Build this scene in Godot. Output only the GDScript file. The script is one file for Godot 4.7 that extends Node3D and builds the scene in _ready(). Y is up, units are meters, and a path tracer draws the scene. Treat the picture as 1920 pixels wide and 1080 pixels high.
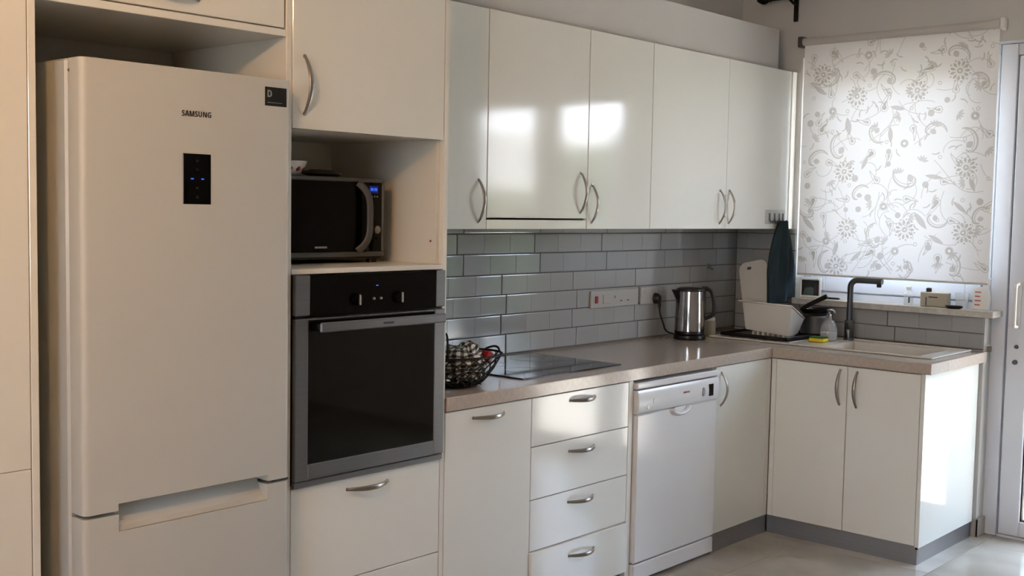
extends Node3D

# ------------------------------------------------------------------ mesh builder
class MB:
	var v := PackedVector3Array()
	var n := PackedVector3Array()
	var t := PackedVector2Array()
	func tri(a: Vector3, b: Vector3, c: Vector3, na: Vector3, nb: Vector3, nc: Vector3, ua := Vector2.ZERO, ub := Vector2.ZERO, uc := Vector2.ZERO) -> void:
		if (b - a).cross(c - a).dot(na + nb + nc) > 0.0:
			v.append_array([a, c, b]); n.append_array([na, nc, nb]); t.append_array([ua, uc, ub])
		else:
			v.append_array([a, b, c]); n.append_array([na, nb, nc]); t.append_array([ua, ub, uc])
	func quad(a: Vector3, b: Vector3, c: Vector3, d: Vector3, nn: Vector3) -> void:
		tri(a, b, c, nn, nn, nn, Vector2(0, 1), Vector2(1, 1), Vector2(1, 0)); tri(a, c, d, nn, nn, nn, Vector2(0, 1), Vector2(1, 0), Vector2(0, 0))
	func facet(a: Vector3, b: Vector3, c: Vector3, d: Vector3, from: Vector3) -> void:
		var nn := (b - a).cross(d - a).normalized()
		if nn.dot((a + b + c + d) * 0.25 - from) < 0.0: nn = -nn
		quad(a, b, c, d, nn)
	# box with chamfered edges
	func box(c: Vector3, s: Vector3, bev := 0.0) -> void:
		var h := s * 0.5
		bev = minf(bev, minf(h.x, minf(h.y, h.z)) * 0.9)
		for k in 3:
			var i := (k + 1) % 3
			var j := (k + 2) % 3
			for sg in [-1.0, 1.0]:
				var p := []
				for q in [[-1, -1], [1, -1], [1, 1], [-1, 1]]:
					var w := Vector3.ZERO
					w[k] = sg * h[k]; w[i] = q[0] * (h[i] - bev); w[j] = q[1] * (h[j] - bev)
					p.append(c + w)
				var nn := Vector3.ZERO
				nn[k] = sg
				quad(p[0], p[1], p[2], p[3], nn)
		if bev <= 0.0: return
		for k in 3:
			var i := (k + 1) % 3
			var j := (k + 2) % 3
			for si in [-1.0, 1.0]:
				for sj in [-1.0, 1.0]:
					var p := []
					for e in [[0, -1], [1, -1], [1, 1], [0, 1]]:
						var w := Vector3.ZERO
						w[i] = si * (h[i] - (bev if e[0] == 1 else 0.0)); w[j] = sj * (h[j] - (0.0 if e[0] == 1 else bev)); w[k] = e[1] * (h[k] - bev)
						p.append(c + w)
					var nn := Vector3.ZERO
					nn[i] = si; nn[j] = sj
					quad(p[0], p[1], p[2], p[3], nn.normalized())
		for a in [-1.0, 1.0]:
			for b in [-1.0, 1.0]:
				for d in [-1.0, 1.0]:
					var sg := Vector3(a, b, d)
					var nn := sg.normalized()
					tri(c + sg * Vector3(h.x, h.y - bev, h.z - bev), c + sg * Vector3(h.x - bev, h.y, h.z - bev), c + sg * Vector3(h.x - bev, h.y - bev, h.z), nn, nn, nn)
	func span(lo: Vector3, hi: Vector3, bev := 0.0) -> void:
		box((lo + hi) * 0.5, (hi - lo).abs(), bev)
	# profile of [radius, height] turned round a vertical axis
	func lathe(c: Vector3, prof: Array, segs := 32, squash := Vector2.ONE, axis := Basis.IDENTITY) -> void:
		var m := prof.size()
		var sn := []
		for i in m - 1:
			var d := Vector2(prof[i + 1][0] - prof[i][0], prof[i + 1][1] - prof[i][1])
			sn.append(Vector2(d.y, -d.x).normalized())
		for i in m - 1:
			var n0: Vector2 = sn[i]
			var n1: Vector2 = sn[i]
			if i > 0 and sn[i - 1].dot(sn[i]) > 0.75: n0 = (sn[i - 1] + sn[i]).normalized()
			if i < m - 2 and sn[i + 1].dot(sn[i]) > 0.75: n1 = (sn[i + 1] + sn[i]).normalized()
			for s in segs:
				var a0 := TAU * s / segs
				var a1 := TAU * (s + 1) / segs
				var q := []
				var qn := []
				for e in [[a0, i, n0], [a1, i, n0], [a1, i + 1, n1], [a0, i + 1, n1]]:
					var cs := Vector3(cos(e[0]) * squash.x, 0, sin(e[0]) * squash.y)
					q.append(c + axis * (cs * prof[e[1]][0] + Vector3(0, prof[e[1]][1], 0)))
					qn.append((axis * (Vector3(cos(e[0]) / squash.x, 0, sin(e[0]) / squash.y) * e[2].x + Vector3(0, e[2].y, 0))).normalized())
				if prof[i][0] > 1e-6: tri(q[0], q[1], q[2], qn[0], qn[1], qn[2])
				if prof[i + 1][0] > 1e-6: tri(q[0], q[2], q[3], qn[0], qn[2], qn[3])
	# rod along a path; w across, h along the other side of the section
	func tube(path: Array, w, h = -1.0, segs := 8, ref := Vector3.UP, closed := false) -> void:
		var m := path.size()
		var rings := []
		var norms := []
		for i in m:
			var d: Vector3
			if closed: d = path[(i + 1) % m] - path[(i - 1 + m) % m]
			else: d = path[mini(i + 1, m - 1)] - path[maxi(i - 1, 0)]
			d = d.normalized()
			var r := ref if absf(ref.dot(d)) < 0.95 else (Vector3.RIGHT if absf(d.x) < 0.9 else Vector3.BACK)
			var e1 := d.cross(r).normalized()
			var e2 := e1.cross(d).normalized()
			var ww: float = w[i] if w is Array else w
			var hh: float = ww if not (h is Array) and h < 0.0 else (h[i] if h is Array else h)
			var ring := []
			var nr := []
			for s in segs:
				var a := TAU * (s + 0.5) / segs
				ring.append(path[i] + e1 * cos(a) * ww + e2 * sin(a) * hh)
				nr.append((e1 * cos(a) / ww + e2 * sin(a) / hh).normalized())
			rings.append(ring); norms.append(nr)
		for i in (m if closed else m - 1):
			var k := (i + 1) % m
			for s in segs:
				var z := (s + 1) % segs
				tri(rings[i][s], rings[i][z], rings[k][z], norms[i][s], norms[i][z], norms[k][z])
				tri(rings[i][s], rings[k][z], rings[k][s], norms[i][s], norms[k][z], norms[k][s])
		if not closed:
			for e in [[0, 1], [m - 1, m - 2]]:
				var nn: Vector3 = (path[e[0]] - path[e[1]]).normalized()
				for s in segs: tri(path[e[0]], rings[e[0]][s], rings[e[0]][(s + 1) % segs], nn, nn, nn)
	# outline in the plane (u, w) pushed along a third axis from a to b
	func prism(poly: PackedVector2Array, u: Vector3, w: Vector3, o: Vector3, a: float, b: float, soft := 0.8) -> void:
		var ax := u.cross(w).normalized()
		var m := poly.size()
		var area := 0.0
		for i in m: area += poly[i].cross(poly[(i + 1) % m])
		var sg := 1.0 if area > 0 else -1.0
		var en := []
		for i in m:
			var d := poly[(i + 1) % m] - poly[i]
			en.append((Vector2(d.y, -d.x) * sg).normalized())
		for i in m:
			var k := (i + 1) % m
			var n0: Vector2 = en[i]
			var n1: Vector2 = en[i]
			if en[(i - 1 + m) % m].dot(en[i]) > soft: n0 = (n0 + en[(i - 1 + m) % m]).normalized()
			if en[k].dot(en[i]) > soft: n1 = (n1 + en[k]).normalized()
			var p0 := o + u * poly[i].x + w * poly[i].y
			var p1 := o + u * poly[k].x + w * poly[k].y
			var m0 := u * n0.x + w * n0.y
			var m1 := u * n1.x + w * n1.y
			tri(p0 + ax * a, p1 + ax * a, p1 + ax * b, m0, m1, m1)
			tri(p0 + ax * a, p1 + ax * b, p0 + ax * b, m0, m1, m0)
		var ids := Geometry2D.triangulate_polygon(poly)
		for e in [[a, -1.0], [b, 1.0]]:
			var nn: Vector3 = ax * e[1] * signf(b - a)
			for i in range(0, ids.size(), 3):
				var q := []
				for z in 3: q.append(o + u * poly[ids[i + z]].x + w * poly[ids[i + z]].y + ax * e[0])
				tri(q[0], q[1], q[2], nn, nn, nn)
	# a grid of points as a smooth sheet with thickness given by a second grid
	func sheet(g: Array, closed := false) -> void:
		var r := g.size()
		var c: int = g[0].size()
		var nr := []
		for i in r:
			var row := []
			for j in c:
				var du: Vector3 = g[mini(i + 1, r - 1)][j] - g[maxi(i - 1, 0)][j]
				var dv: Vector3
				if closed: dv = g[i][(j + 1) % c] - g[i][(j - 1 + c) % c]
				else: dv = g[i][mini(j + 1, c - 1)] - g[i][maxi(j - 1, 0)]
				row.append(du.cross(dv).normalized())
			nr.append(row)
		for i in r - 1:
			for j in (c if closed else c - 1):
				var k := (j + 1) % c
				var u0 := Vector2(float(j) / (c - 1), float(i) / (r - 1))
				var u1 := Vector2(float(j + 1) / (c - 1), float(i + 1) / (r - 1))
				tri(g[i][j], g[i][k], g[i + 1][k], nr[i][j], nr[i][k], nr[i + 1][k], u0, Vector2(u1.x, u0.y), u1)
				tri(g[i][j], g[i + 1][k], g[i + 1][j], nr[i][j], nr[i + 1][k], nr[i + 1][j], u0, u1, Vector2(u0.x, u1.y))
	func mesh(off: Vector3) -> ArrayMesh:
		var vv := PackedVector3Array()
		vv.resize(v.size())
		for i in v.size(): vv[i] = v[i] - off
		var arr := []
		arr.resize(Mesh.ARRAY_MAX)
		arr[Mesh.ARRAY_VERTEX] = vv; arr[Mesh.ARRAY_NORMAL] = n; arr[Mesh.ARRAY_TEX_UV] = t
		var m := ArrayMesh.new()
		m.add_surface_from_arrays(Mesh.PRIMITIVE_TRIANGLES, arr)
		return m

# ------------------------------------------------------------------ scene helpers
var M := {}
var taken := {}
var base_of := {}

func numbered(called: String) -> String:
	taken[called] = taken.get(called, -1) + 1
	return called if taken[called] == 0 else "%s_%03d" % [called, taken[called]]

# a thing (or piece of the setting) with parts; all parts are given in room coordinates
func thing(called: String, label: String, category: String, at: Vector3, group := "", kind := "") -> Node3D:
	var o := Node3D.new()
	o.name = called if kind == "structure" else numbered(called)
	add_child(o)
	o.position = at
	if label: o.set_meta("label", label)
	if category: o.set_meta("category", category)
	if group: o.set_meta("group", group)
	if kind: o.set_meta("kind", kind)
	base_of[o] = at
	return o

func part(called: String, mb: MB, m: Material, parent: Node3D) -> MeshInstance3D:
	var o := MeshInstance3D.new()
	o.name = called
	o.mesh = mb.mesh(base_of[parent])
	o.material_override = m
	parent.add_child(o, true)
	base_of[o] = base_of[parent]
	return o

func bx(lo: Vector3, hi: Vector3, bev := 0.0) -> MB:
	var b := MB.new()
	b.span(lo, hi, bev)
	return b

func mat(key: String, c: Color, rough := 0.5, metal := 0.0) -> StandardMaterial3D:
	var m := StandardMaterial3D.new()
	m.resource_name = key
	m.albedo_color = c; m.roughness = rough; m.metallic = metal
	M[key] = m
	return m

func noise_tex(freq: float, lo: Color, hi: Color, size := 512, oct := 4, sd := 1) -> NoiseTexture2D:
	var f := FastNoiseLite.new()
	f.seed = sd; f.frequency = freq; f.fractal_octaves = oct; f.noise_type = FastNoiseLite.TYPE_SIMPLEX_SMOOTH
	var g := Gradient.new()
	g.set_color(0, lo); g.set_color(1, hi)
	var t := NoiseTexture2D.new()
	t.width = size; t.height = size; t.seamless = true; t.noise = f; t.color_ramp = g
	return t

func textured(key: String, tex: Texture2D, rough: float, scale: float, metal := 0.0) -> StandardMaterial3D:
	var m := mat(key, Color.WHITE, rough, metal)
	m.albedo_texture = tex
	m.uv1_triplanar = true; m.uv1_world_triplanar = true
	m.uv1_scale = Vector3.ONE * scale
	return m

func glow(key: String, c: Color, e: float) -> void:
	var m := mat(key, c * 0.3, 0.4)
	m.emission_enabled = true; m.emission = c; m.emission_energy_multiplier = e

func words(txt: String, size: float, depth: float, m: Material, parent: Node3D, called: String, at: Vector3, b := Basis.IDENTITY) -> void:
	var tm := TextMesh.new()
	var f := SystemFont.new()
	f.font_names = PackedStringArray(["Droid Sans"])
	f.font_weight = 700
	tm.font = f; tm.text = txt; tm.font_size = 64; tm.pixel_size = size / 64.0; tm.depth = depth
	tm.horizontal_alignment = HORIZONTAL_ALIGNMENT_CENTER; tm.vertical_alignment = VERTICAL_ALIGNMENT_CENTER
	var o := MeshInstance3D.new()
	o.name = called; o.mesh = tm; o.material_override = m
	parent.add_child(o, true)
	o.transform = Transform3D(b, at - base_of[parent])

# bow handle between two feet on a door
func bow(parent: Node3D, a: Vector3, b: Vector3, out: Vector3, depth := 0.032) -> void:
	var mb := MB.new()
	var path := []
	var ws := []
	var hs := []
	for i in 17:
		var s := i / 16.0
		path.append(a.lerp(b, s) + out * (depth * pow(sin(PI * s), 0.85) + 0.001))
		var k := pow(sin(PI * s), 0.7)
		ws.append(0.0045 + 0.0035 * k); hs.append(0.0034 + 0.0012 * k)
	var sd := (b - a).normalized().cross(out)
	mb.tube(path, hs, ws, 10, sd)
	for p in [a, b]:
		mb.lathe(p, [[0.0, 0.004], [0.0050, 0.0035], [0.0062, 0.0]], 12, Vector2.ONE, Basis(sd, out, sd.cross(out)))
	part("handle", mb, M.nickel, parent)

func door_z(parent: Node3D, x0: float, x1: float, y0: float, y1: float, z: float, th := 0.019, m: Material = null, called := "door") -> MeshInstance3D:
	return part(called, bx(Vector3(x0, y0, z - th), Vector3(x1, y1, z), 0.0016), m if m else M.lacquer, parent)

func _ready() -> void:
	# ---------------------------------------------------------------- camera, sky, sun, exposure
	var cam := Camera3D.new()
	cam.name = "camera"
	add_child(cam)
	cam.fov = rad_to_deg(2.0 * atan(540.0 / 2127.05))
	var yaw := deg_to_rad(47.927)
	var pit := deg_to_rad(-3.952)
	var fwd := Vector3(sin(yaw) * cos(pit), sin(pit), -cos(yaw) * cos(pit))
	var rt := Vector3(cos(yaw), 0, sin(yaw))
	var up := rt.cross(fwd)
	var ro := deg_to_rad(-1.030)
	cam.transform = Transform3D(Basis(rt * cos(ro) - up * sin(ro), up * cos(ro) + rt * sin(ro), -fwd), Vector3(-1.9733, 1.4949, 2.6249))
	cam.near = 0.05; cam.far = 200.0
	var env := Environment.new()
	env.background_mode = Environment.BG_SKY
	var sky := Sky.new()
	var sm := ProceduralSkyMaterial.new()
	sm.sky_top_color = Color(0.66, 0.76, 0.90); sm.sky_horizon_color = Color(0.93, 0.94, 0.95)
	sm.ground_bottom_color = Color(0.45, 0.43, 0.40); sm.ground_horizon_color = Color(0.70, 0.70, 0.68)
	sky.sky_material = sm
	env.sky = sky
	env.background_energy_multiplier = 21.5
	env.tonemap_mode = Environment.TONE_MAPPER_LINEAR
	env.tonemap_exposure = 1.0
	env.sdfgi_enabled = true; env.ssao_enabled = true; env.ssil_enabled = true
	var we := WorldEnvironment.new()
	we.name = "environment"
	we.environment = env
	add_child(we)
	var sun := DirectionalLight3D.new()
	sun.name = "sun"
	add_child(sun)
	sun.look_at_from_position(Vector3.ZERO, Vector3(-0.46, -1.0, 0.22))
	sun.light_color = Color(1.0, 0.95, 0.86); sun.light_energy = 18.0; sun.light_angular_distance = 0.6; sun.shadow_enabled = true
	make_materials()
	room()
	patio_openings()
	outdoors()
	tall_units()
	fridge()
	oven()
	microwave()
	base_units()
	sink_run()
	wall_units()
	blind_and_rod()
	counter_things()
	sill_things()
	ceiling_lamp()

func make_materials() -> void:
	mat("lacquer", Color(0.895, 0.90, 0.87), 0.09)
	M.lacquer.metallic_specular = 0.55
	mat("carcass", Color(0.87, 0.86, 0.82), 0.35)
	mat("fridge_white", Color(0.745, 0.75, 0.73), 0.34)
	mat("rubber", Color(0.45, 0.42, 0.38), 0.8)
	mat("appliance_white", Color(0.855, 0.855, 0.85), 0.16)
	mat("nickel", Color(0.62, 0.60, 0.57), 0.28, 1.0)
	mat("chrome", Color(0.80, 0.80, 0.81), 0.12, 1.0)
	mat("gunmetal", Color(0.34, 0.35, 0.37), 0.28, 0.85)
	mat("black_glass", Color(0.012, 0.013, 0.013), 0.06)
	M.black_glass.metallic_specular = 0.3
	mat("black_plastic", Color(0.025, 0.025, 0.027), 0.38)
	mat("dark_gap", Color(0.04, 0.04, 0.04), 0.8)
	mat("black_iron", Color(0.03, 0.028, 0.026), 0.55, 0.3)
	mat("grey_plastic", Color(0.34, 0.34, 0.34), 0.4)
	mat("white_plastic", Color(0.84, 0.83, 0.80), 0.35)
	mat("blind_tube", Color(0.74, 0.73, 0.71), 0.8)
	mat("socket_plastic", Color(0.66, 0.65, 0.63), 0.3)
	mat("white_frame", Color(0.83, 0.84, 0.86), 0.38)
	mat("tile_glaze", Color(0.615, 0.62, 0.615), 0.08)
	mat("tile_glaze_b", Color(0.60, 0.605, 0.60), 0.09)
	mat("tile_glaze_c", Color(0.63, 0.635, 0.63), 0.07)
	mat("grout", Color(0.34, 0.34, 0.33), 0.9)
	mat("red", Color(0.55, 0.05, 0.07), 0.4)
	mat("ink", Color(0.16, 0.16, 0.165), 0.5)
	mat("ink_pale", Color(0.55, 0.57, 0.58), 0.5)
	mat("brand_mark", Color(0.45, 0.25, 0.25), 0.5)
	mat("teal_cloth", Color(0.07, 0.15, 0.18), 0.95)
	mat("sponge_yellow", Color(0.86, 0.76, 0.15), 0.9)
	mat("sponge_green", Color(0.14, 0.30, 0.16), 0.95)
	mat("ceramic", Color(0.80, 0.78, 0.745), 0.16)
	mat("porcelain", Color(0.85, 0.85, 0.84), 0.2)
	mat("leaf", Color(0.24, 0.42, 0.12), 0.7)
	mat("render_white", Color(0.88, 0.87, 0.84), 0.85)
	mat("render_grey", Color(0.42, 0.41, 0.40), 0.85)
	mat("roof_red", Color(0.50, 0.22, 0.14), 0.8)
	mat("paint_pale", Color(0.76, 0.755, 0.74), 0.85)
	mat("ceiling_paint", Color(0.90, 0.90, 0.895), 0.9)
	mat("hob_glass", Color(0.035, 0.038, 0.040), 0.06)
	mat("pan_black", Color(0.03, 0.031, 0.034), 0.35)
	mat("paper", Color(0.87, 0.86, 0.84), 0.7)
	mat("orange_ink", Color(0.70, 0.28, 0.16), 0.6)
	mat("beige_label", Color(0.66, 0.63, 0.56), 0.6)
	mat("photo_dark", Color(0.10, 0.11, 0.11), 0.4)
	mat("photo_green", Color(0.30, 0.36, 0.33), 0.4)
	mat("photo_violet", Color(0.20, 0.18, 0.23), 0.4)
	mat("yellow_item", Color(0.62, 0.50, 0.20), 0.6)
	textured("steel", brushed(), 0.30, 1.0, 1.0)
	textured("plinth_alu", brushed(), 0.38, 1.0, 1.0)
	M.plinth_alu.albedo_color = Color(0.78, 0.78, 0.78)
	M.steel.albedo_color = Color(0.66, 0.66, 0.67)
	textured("worktop", noise_tex(0.03, Color(0.665, 0.62, 0.575), Color(0.715, 0.67, 0.625), 512, 5, 3), 0.13, 3.0)
	textured("floor_stone", noise_tex(0.006, Color(0.58, 0.56, 0.52), Color(0.73, 0.71, 0.675), 512, 5, 7), 0.12, 0.55)
	textured("floor_stone_b", noise_tex(0.006, Color(0.57, 0.55, 0.51), Color(0.72, 0.70, 0.665), 512, 5, 11), 0.12, 0.5)
	textured("terrace_stone", noise_tex(0.02, Color(0.74, 0.72, 0.68), Color(0.84, 0.82, 0.79), 256, 4, 5), 0.8, 0.4)
	textured("sill_stone", noise_tex(0.02, Color(0.66, 0.645, 0.61), Color(0.80, 0.785, 0.755), 256, 5, 9), 0.3, 3.0)
	textured("hedge_leaf", noise_tex(0.09, Color(0.13, 0.18, 0.09), Color(0.36, 0.43, 0.25), 512, 3, 13), 0.75, 1.2)
	glow("blue_led", Color(0.25, 0.45, 1.0), 1.0)
	glow("blue_screen", Color(0.02, 0.10, 0.55), 0.3)
	glow("bulb_glow", Color(1.0, 0.72, 0.45), 8.0)
	var g := mat("pane_glass", Color(0.90, 0.95, 0.95, 0.06), 0.02)
	g.transparency = BaseMaterial3D.TRANSPARENCY_ALPHA
	var s := mat("smoke_glass", Color(0.008, 0.010, 0.010, 0.90), 0.05)
	s.transparency = BaseMaterial3D.TRANSPARENCY_ALPHA
	var c := mat("clear_plastic", Color(0.90, 0.92, 0.92, 0.28), 0.08)
	c.transparency = BaseMaterial3D.TRANSPARENCY_ALPHA

func brushed() -> ImageTexture:
	var rng := RandomNumberGenerator.new()
	rng.seed = 5
	var im := Image.create(128, 512, false, Image.FORMAT_RGB8)
	for y in 512:
		var base := 0.80 + rng.randf_range(-0.012, 0.012)
		for x in 128:
			var k := base + rng.randf_range(-0.006, 0.006)
			im.set_pixel(x, y, Color(k, k, k * 1.005))
	return ImageTexture.create_from_image(im)

# ------------------------------------------------------------------ room shell
const XW := 3.40
const ZB := -0.60
const CEIL := 2.78

func tile_mesh(w: float, h: float, along_x: bool, ml := 1.0, mr := 1.0) -> ArrayMesh:
	# pillowed wall tile, face towards +z (along_x) or -x
	var b := MB.new()
	var u := Vector3(1, 0, 0) if along_x else Vector3(0, 0, 1)
	var f := Vector3(0, 0, 1) if along_x else Vector3(-1, 0, 0)
	var q := func(i: float, x: float, y: float, d: float) -> Vector3: return u * x * (w * 0.5 - i * (ml if x < 0 else mr)) + Vector3(0, y * (h * 0.5 - i), 0) + f * d
	var cs := [[-1, -1], [1, -1], [1, 1], [-1, 1]]
	var lay := [[0.0, 0.0], [0.0, 0.0062], [0.0014, 0.0075], [0.0045, 0.0080]]
	for l in 3:
		for k in 4:
			var a: Array = cs[k]
			var c: Array = cs[(k + 1) % 4]
			b.facet(q.call(lay[l][0], a[0], a[1], lay[l][1]), q.call(lay[l][0], c[0], c[1], lay[l][1]), q.call(lay[l + 1][0], c[0], c[1], lay[l + 1][1]), q.call(lay[l + 1][0], a[0], a[1], lay[l + 1][1]), Vector3.ZERO)
	b.quad(q.call(0.0045, -1, -1, 0.008), q.call(0.0045, 1, -1, 0.008), q.call(0.0045, 1, 1, 0.008), q.call(0.0045, -1, 1, 0.008), f)
	return b.mesh(Vector3.ZERO)

func lay_tiles(wall: Node3D, along_x: bool, from: float, to: float, rows: Array, rng: RandomNumberGenerator) -> void:
	# every third joint is open and dark, the two between are tight
	var cache := {}
	var P := 0.4755
	for r in rows:
		var y0: float = r[0]
		var y1: float = r[1]
		var off: float = r[2]
		var k := floori((from - off) / P)
		while off + k * P < to:
			for j in 3:
				var a := off + k * P + j * P / 3.0 + (0.0023 if j == 0 else 0.0001)
				var b := off + k * P + (j + 1) * P / 3.0 - (0.0023 if j == 2 else 0.0001)
				a = maxf(a, from + 0.001); b = minf(b, to - 0.001)
				if b - a < 0.012: continue
				var h := y1 - y0 - 0.0036
				var ml := 1.0 if j == 0 else 0.22
				var mr := 1.0 if j == 2 else 0.22
				var key := "%.4f %.4f %d" % [b - a, h, j]
				if not cache.has(key): cache[key] = tile_mesh(b - a, h, along_x, ml, mr)
				var o := MeshInstance3D.new()
				o.name = "tile"
				o.mesh = cache[key]
				o.material_override = [M.tile_glaze, M.tile_glaze, M.tile_glaze_b, M.tile_glaze_c][rng.randi() % 4]
				wall.add_child(o, true)
				var p := Vector3((a + b) * 0.5, (y0 + y1) * 0.5, ZB) if along_x else Vector3(XW, (y0 + y1) * 0.5, (a + b) * 0.5)
				o.position = p - base_of[wall]
			k += 1

func room() -> void:
	var rng := RandomNumberGenerator.new()
	rng.seed = 21
	var x0 := -5.2
	var z1 := 5.2
	# floor: slab with its own polished tiles
	var fl := thing("floor", "", "", Vector3(-1, 0, 2), "", "structure")
	part("slab", bx(Vector3(x0 - 0.2, -0.25, ZB - 0.2), Vector3(XW + 0.2, -0.008, z1 + 0.2)), M.grout, fl)
	var S := 0.6
	var cache := {}
	for i in range(-14, 3):
		for j in range(-2, 10):
			var a := maxf(2.692 + i * S + 0.0012, x0)
			var b := minf(2.692 + (i + 1) * S - 0.0012, XW + 0.14)
			var c := maxf(0.202 + j * S + 0.0012, ZB)
			var d := minf(0.202 + (j + 1) * S - 0.0012, z1)
			if b - a < 0.01 or d - c < 0.01: continue
			var key := "%.3f %.3f" % [b - a, d - c]
			if not cache.has(key):
				cache[key] = bx(Vector3(-(b - a) / 2, -0.008, -(d - c) / 2), Vector3((b - a) / 2, 0, (d - c) / 2), 0.001).mesh(Vector3.ZERO)
			var o := MeshInstance3D.new()
			o.name = "floor_tile"
			o.mesh = cache[key]
			o.material_override = M.floor_stone if rng.randf() < 0.5 else M.floor_stone_b
			fl.add_child(o, true)
			o.position = Vector3((a + b) / 2, 0, (c + d) / 2) - fl.position
	var ce := thing("ceiling", "", "", Vector3(-1, CEIL, 2), "", "structure")
	part("ceiling_slab", bx(Vector3(x0 - 0.2, CEIL, ZB - 0.2), Vector3(XW + 0.2, CEIL + 0.2, z1 + 0.2)), M.ceiling_paint, ce)
	var wb := thing("wall_back", "", "", Vector3(0, 0, ZB), "", "structure")
	part("plaster", bx(Vector3(x0 - 0.2, -0.008, ZB - 0.2), Vector3(XW + 0.2, CEIL, ZB)), M.paint_pale, wb)
	part("grout_bed", bx(Vector3(0.62, 0.88, ZB), Vector3(XW, 1.42, ZB + 0.003)), M.grout, wb)
	var R := [[0.8835, 0.968, 1.557], [0.968, 1.0525, 1.525], [1.0525, 1.137, 1.557], [1.137, 1.2215, 1.527], [1.2215, 1.309, 1.771], [1.309, 1.3935, 1.733], [1.3935, 1.4205, 1.771]]
	lay_tiles(wb, true, 0.62, XW, R, rng)
	# wall with the window and the patio door
	var wr := thing("wall_right", "", "", Vector3(XW, 0, 2), "", "structure")
	var w := MB.new()
	w.span(Vector3(XW, -0.008, ZB), Vector3(XW + 0.2, CEIL, -0.235))
	w.span(Vector3(XW, 2.30, -0.235), Vector3(XW + 0.2, CEIL, 2.22))
	w.span(Vector3(XW, -0.008, 2.22), Vector3(XW + 0.2, CEIL, z1 + 0.2))
	part("plaster", w, M.paint_pale, wr)
	part("parapet", bx(Vector3(XW, -0.008, -0.235), Vector3(XW + 0.085, 1.034, 0.742), 0.003), M.paint_pale, wr)
	part("parapet_core", bx(Vector3(XW + 0.085, -0.008, -0.235), Vector3(XW + 0.2, 1.06, 0.72)), M.paint_pale, wr)
	var gb := MB.new()
	gb.span(Vector3(XW - 0.003, 0.88, ZB), Vector3(XW, 1.034, 0.738))
	gb.span(Vector3(XW - 0.003, 1.034, ZB), Vector3(XW, 1.42, -0.237))
	part("grout_bed", gb, M.grout, wr)
	lay_tiles(wr, false, ZB + 0.012, 0.738, [[0.8835, 0.957, 0.311], [0.957, 1.033, 0.272]], rng)
	lay_tiles(wr, false, ZB + 0.012, -0.237, [[1.033, 1.137, 0.311], [1.137, 1.2215, 0.272], [1.2215, 1.309, 0.311], [1.309, 1.3935, 0.272], [1.3935, 1.4205, 0.311]], rng)
	var sl := thing("trim_1", "", "", Vector3(XW, 1.034, 0.3), "", "structure")
	part("window_sill", bx(Vector3(XW - 0.045, 1.035, -0.232), Vector3(XW + 0.085, 1.066, 0.79), 0.003), M.sill_stone, sl)
	var bb := thing("baseboard_right", "", "", Vector3(XW, 0, 0.7), "", "structure")
	part("skirting", bx(Vector3(XW - 0.012, 0, 0.735), Vector3(XW, 0.085, 0.754), 0.002), M.floor_stone, bb)
	part("skirting", bx(Vector3(XW - 0.012, 0, 0.7425), Vector3(XW + 0.084, 0.085, 0.754), 0.002), M.floor_stone, bb)
	# boxing that hides a duct above the wall cabinets
	var so := thing("trim_2", "", "", Vector3(1.9, 2.23, -0.45), "", "structure")
	part("boxing", bx(Vector3(0.63, 2.231, ZB), Vector3(3.265, 2.432, -0.302), 0.002), M.paint_pale, so)
	var wf := thing("wall_front", "", "", Vector3(-1, 0, z1), "", "structure")
	part("plaster", bx(Vector3(x0, -0.008, z1), Vector3(XW, CEIL, z1 + 0.2)), M.paint_pale, wf)
	# far end of the open-plan room, with a wide window
	var wl := thing("wall_left", "", "", Vector3(x0, 0, 2), "", "structure")
	var a0 := 1.8
	var a1 := 3.5
	var f := MB.new()
	f.span(Vector3(x0 - 0.2, -0.008, ZB), Vector3(x0, CEIL, a0))
	f.span(Vector3(x0 - 0.2, -0.008, a1), Vector3(x0, CEIL, z1 + 0.2))
	f.span(Vector3(x0 - 0.2, -0.008, a0), Vector3(x0, 0.90, a1))
	f.span(Vector3(x0 - 0.2, 2.35, a0), Vector3(x0, CEIL, a1))
	part("plaster", f, M.paint_pale, wl)
	var wi := thing("window_2", "", "", Vector3(x0 - 0.1, 0.60, 2.6), "", "structure")
	var fr := MB.new()
	for e in [[a0, a0 + 0.07], [2.61, 2.69], [a1 - 0.07, a1]]: fr.span(Vector3(x0 - 0.12, 0.90, e[0]), Vector3(x0 - 0.06, 2.35, e[1]), 0.004)
	for e in [[0.90, 0.97], [2.28, 2.35]]: fr.span(Vector3(x0 - 0.12, e[0], a0), Vector3(x0 - 0.06, e[1], a1), 0.004)
	part("frame", fr, M.white_frame, wi)
	part("pane", bx(Vector3(x0 - 0.092, 0.97, a0 + 0.07), Vector3(x0 - 0.088, 2.28, 2.61)), M.pane_glass, wi)
	part("pane", bx(Vector3(x0 - 0.092, 0.97, 2.69), Vector3(x0 - 0.088, 2.28, a1 - 0.07)), M.pane_glass, wi)
	# roof overhang outside
	var ro := thing("roof", "", "", Vector3(-1, CEIL + 0.2, 2), "", "structure")
	part("eaves", bx(Vector3(x0 - 1.4, CEIL + 0.2, ZB - 0.8), Vector3(XW + 1.6, CEIL + 0.36, z1 + 0.8), 0.01), M.render_white, ro)

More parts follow.
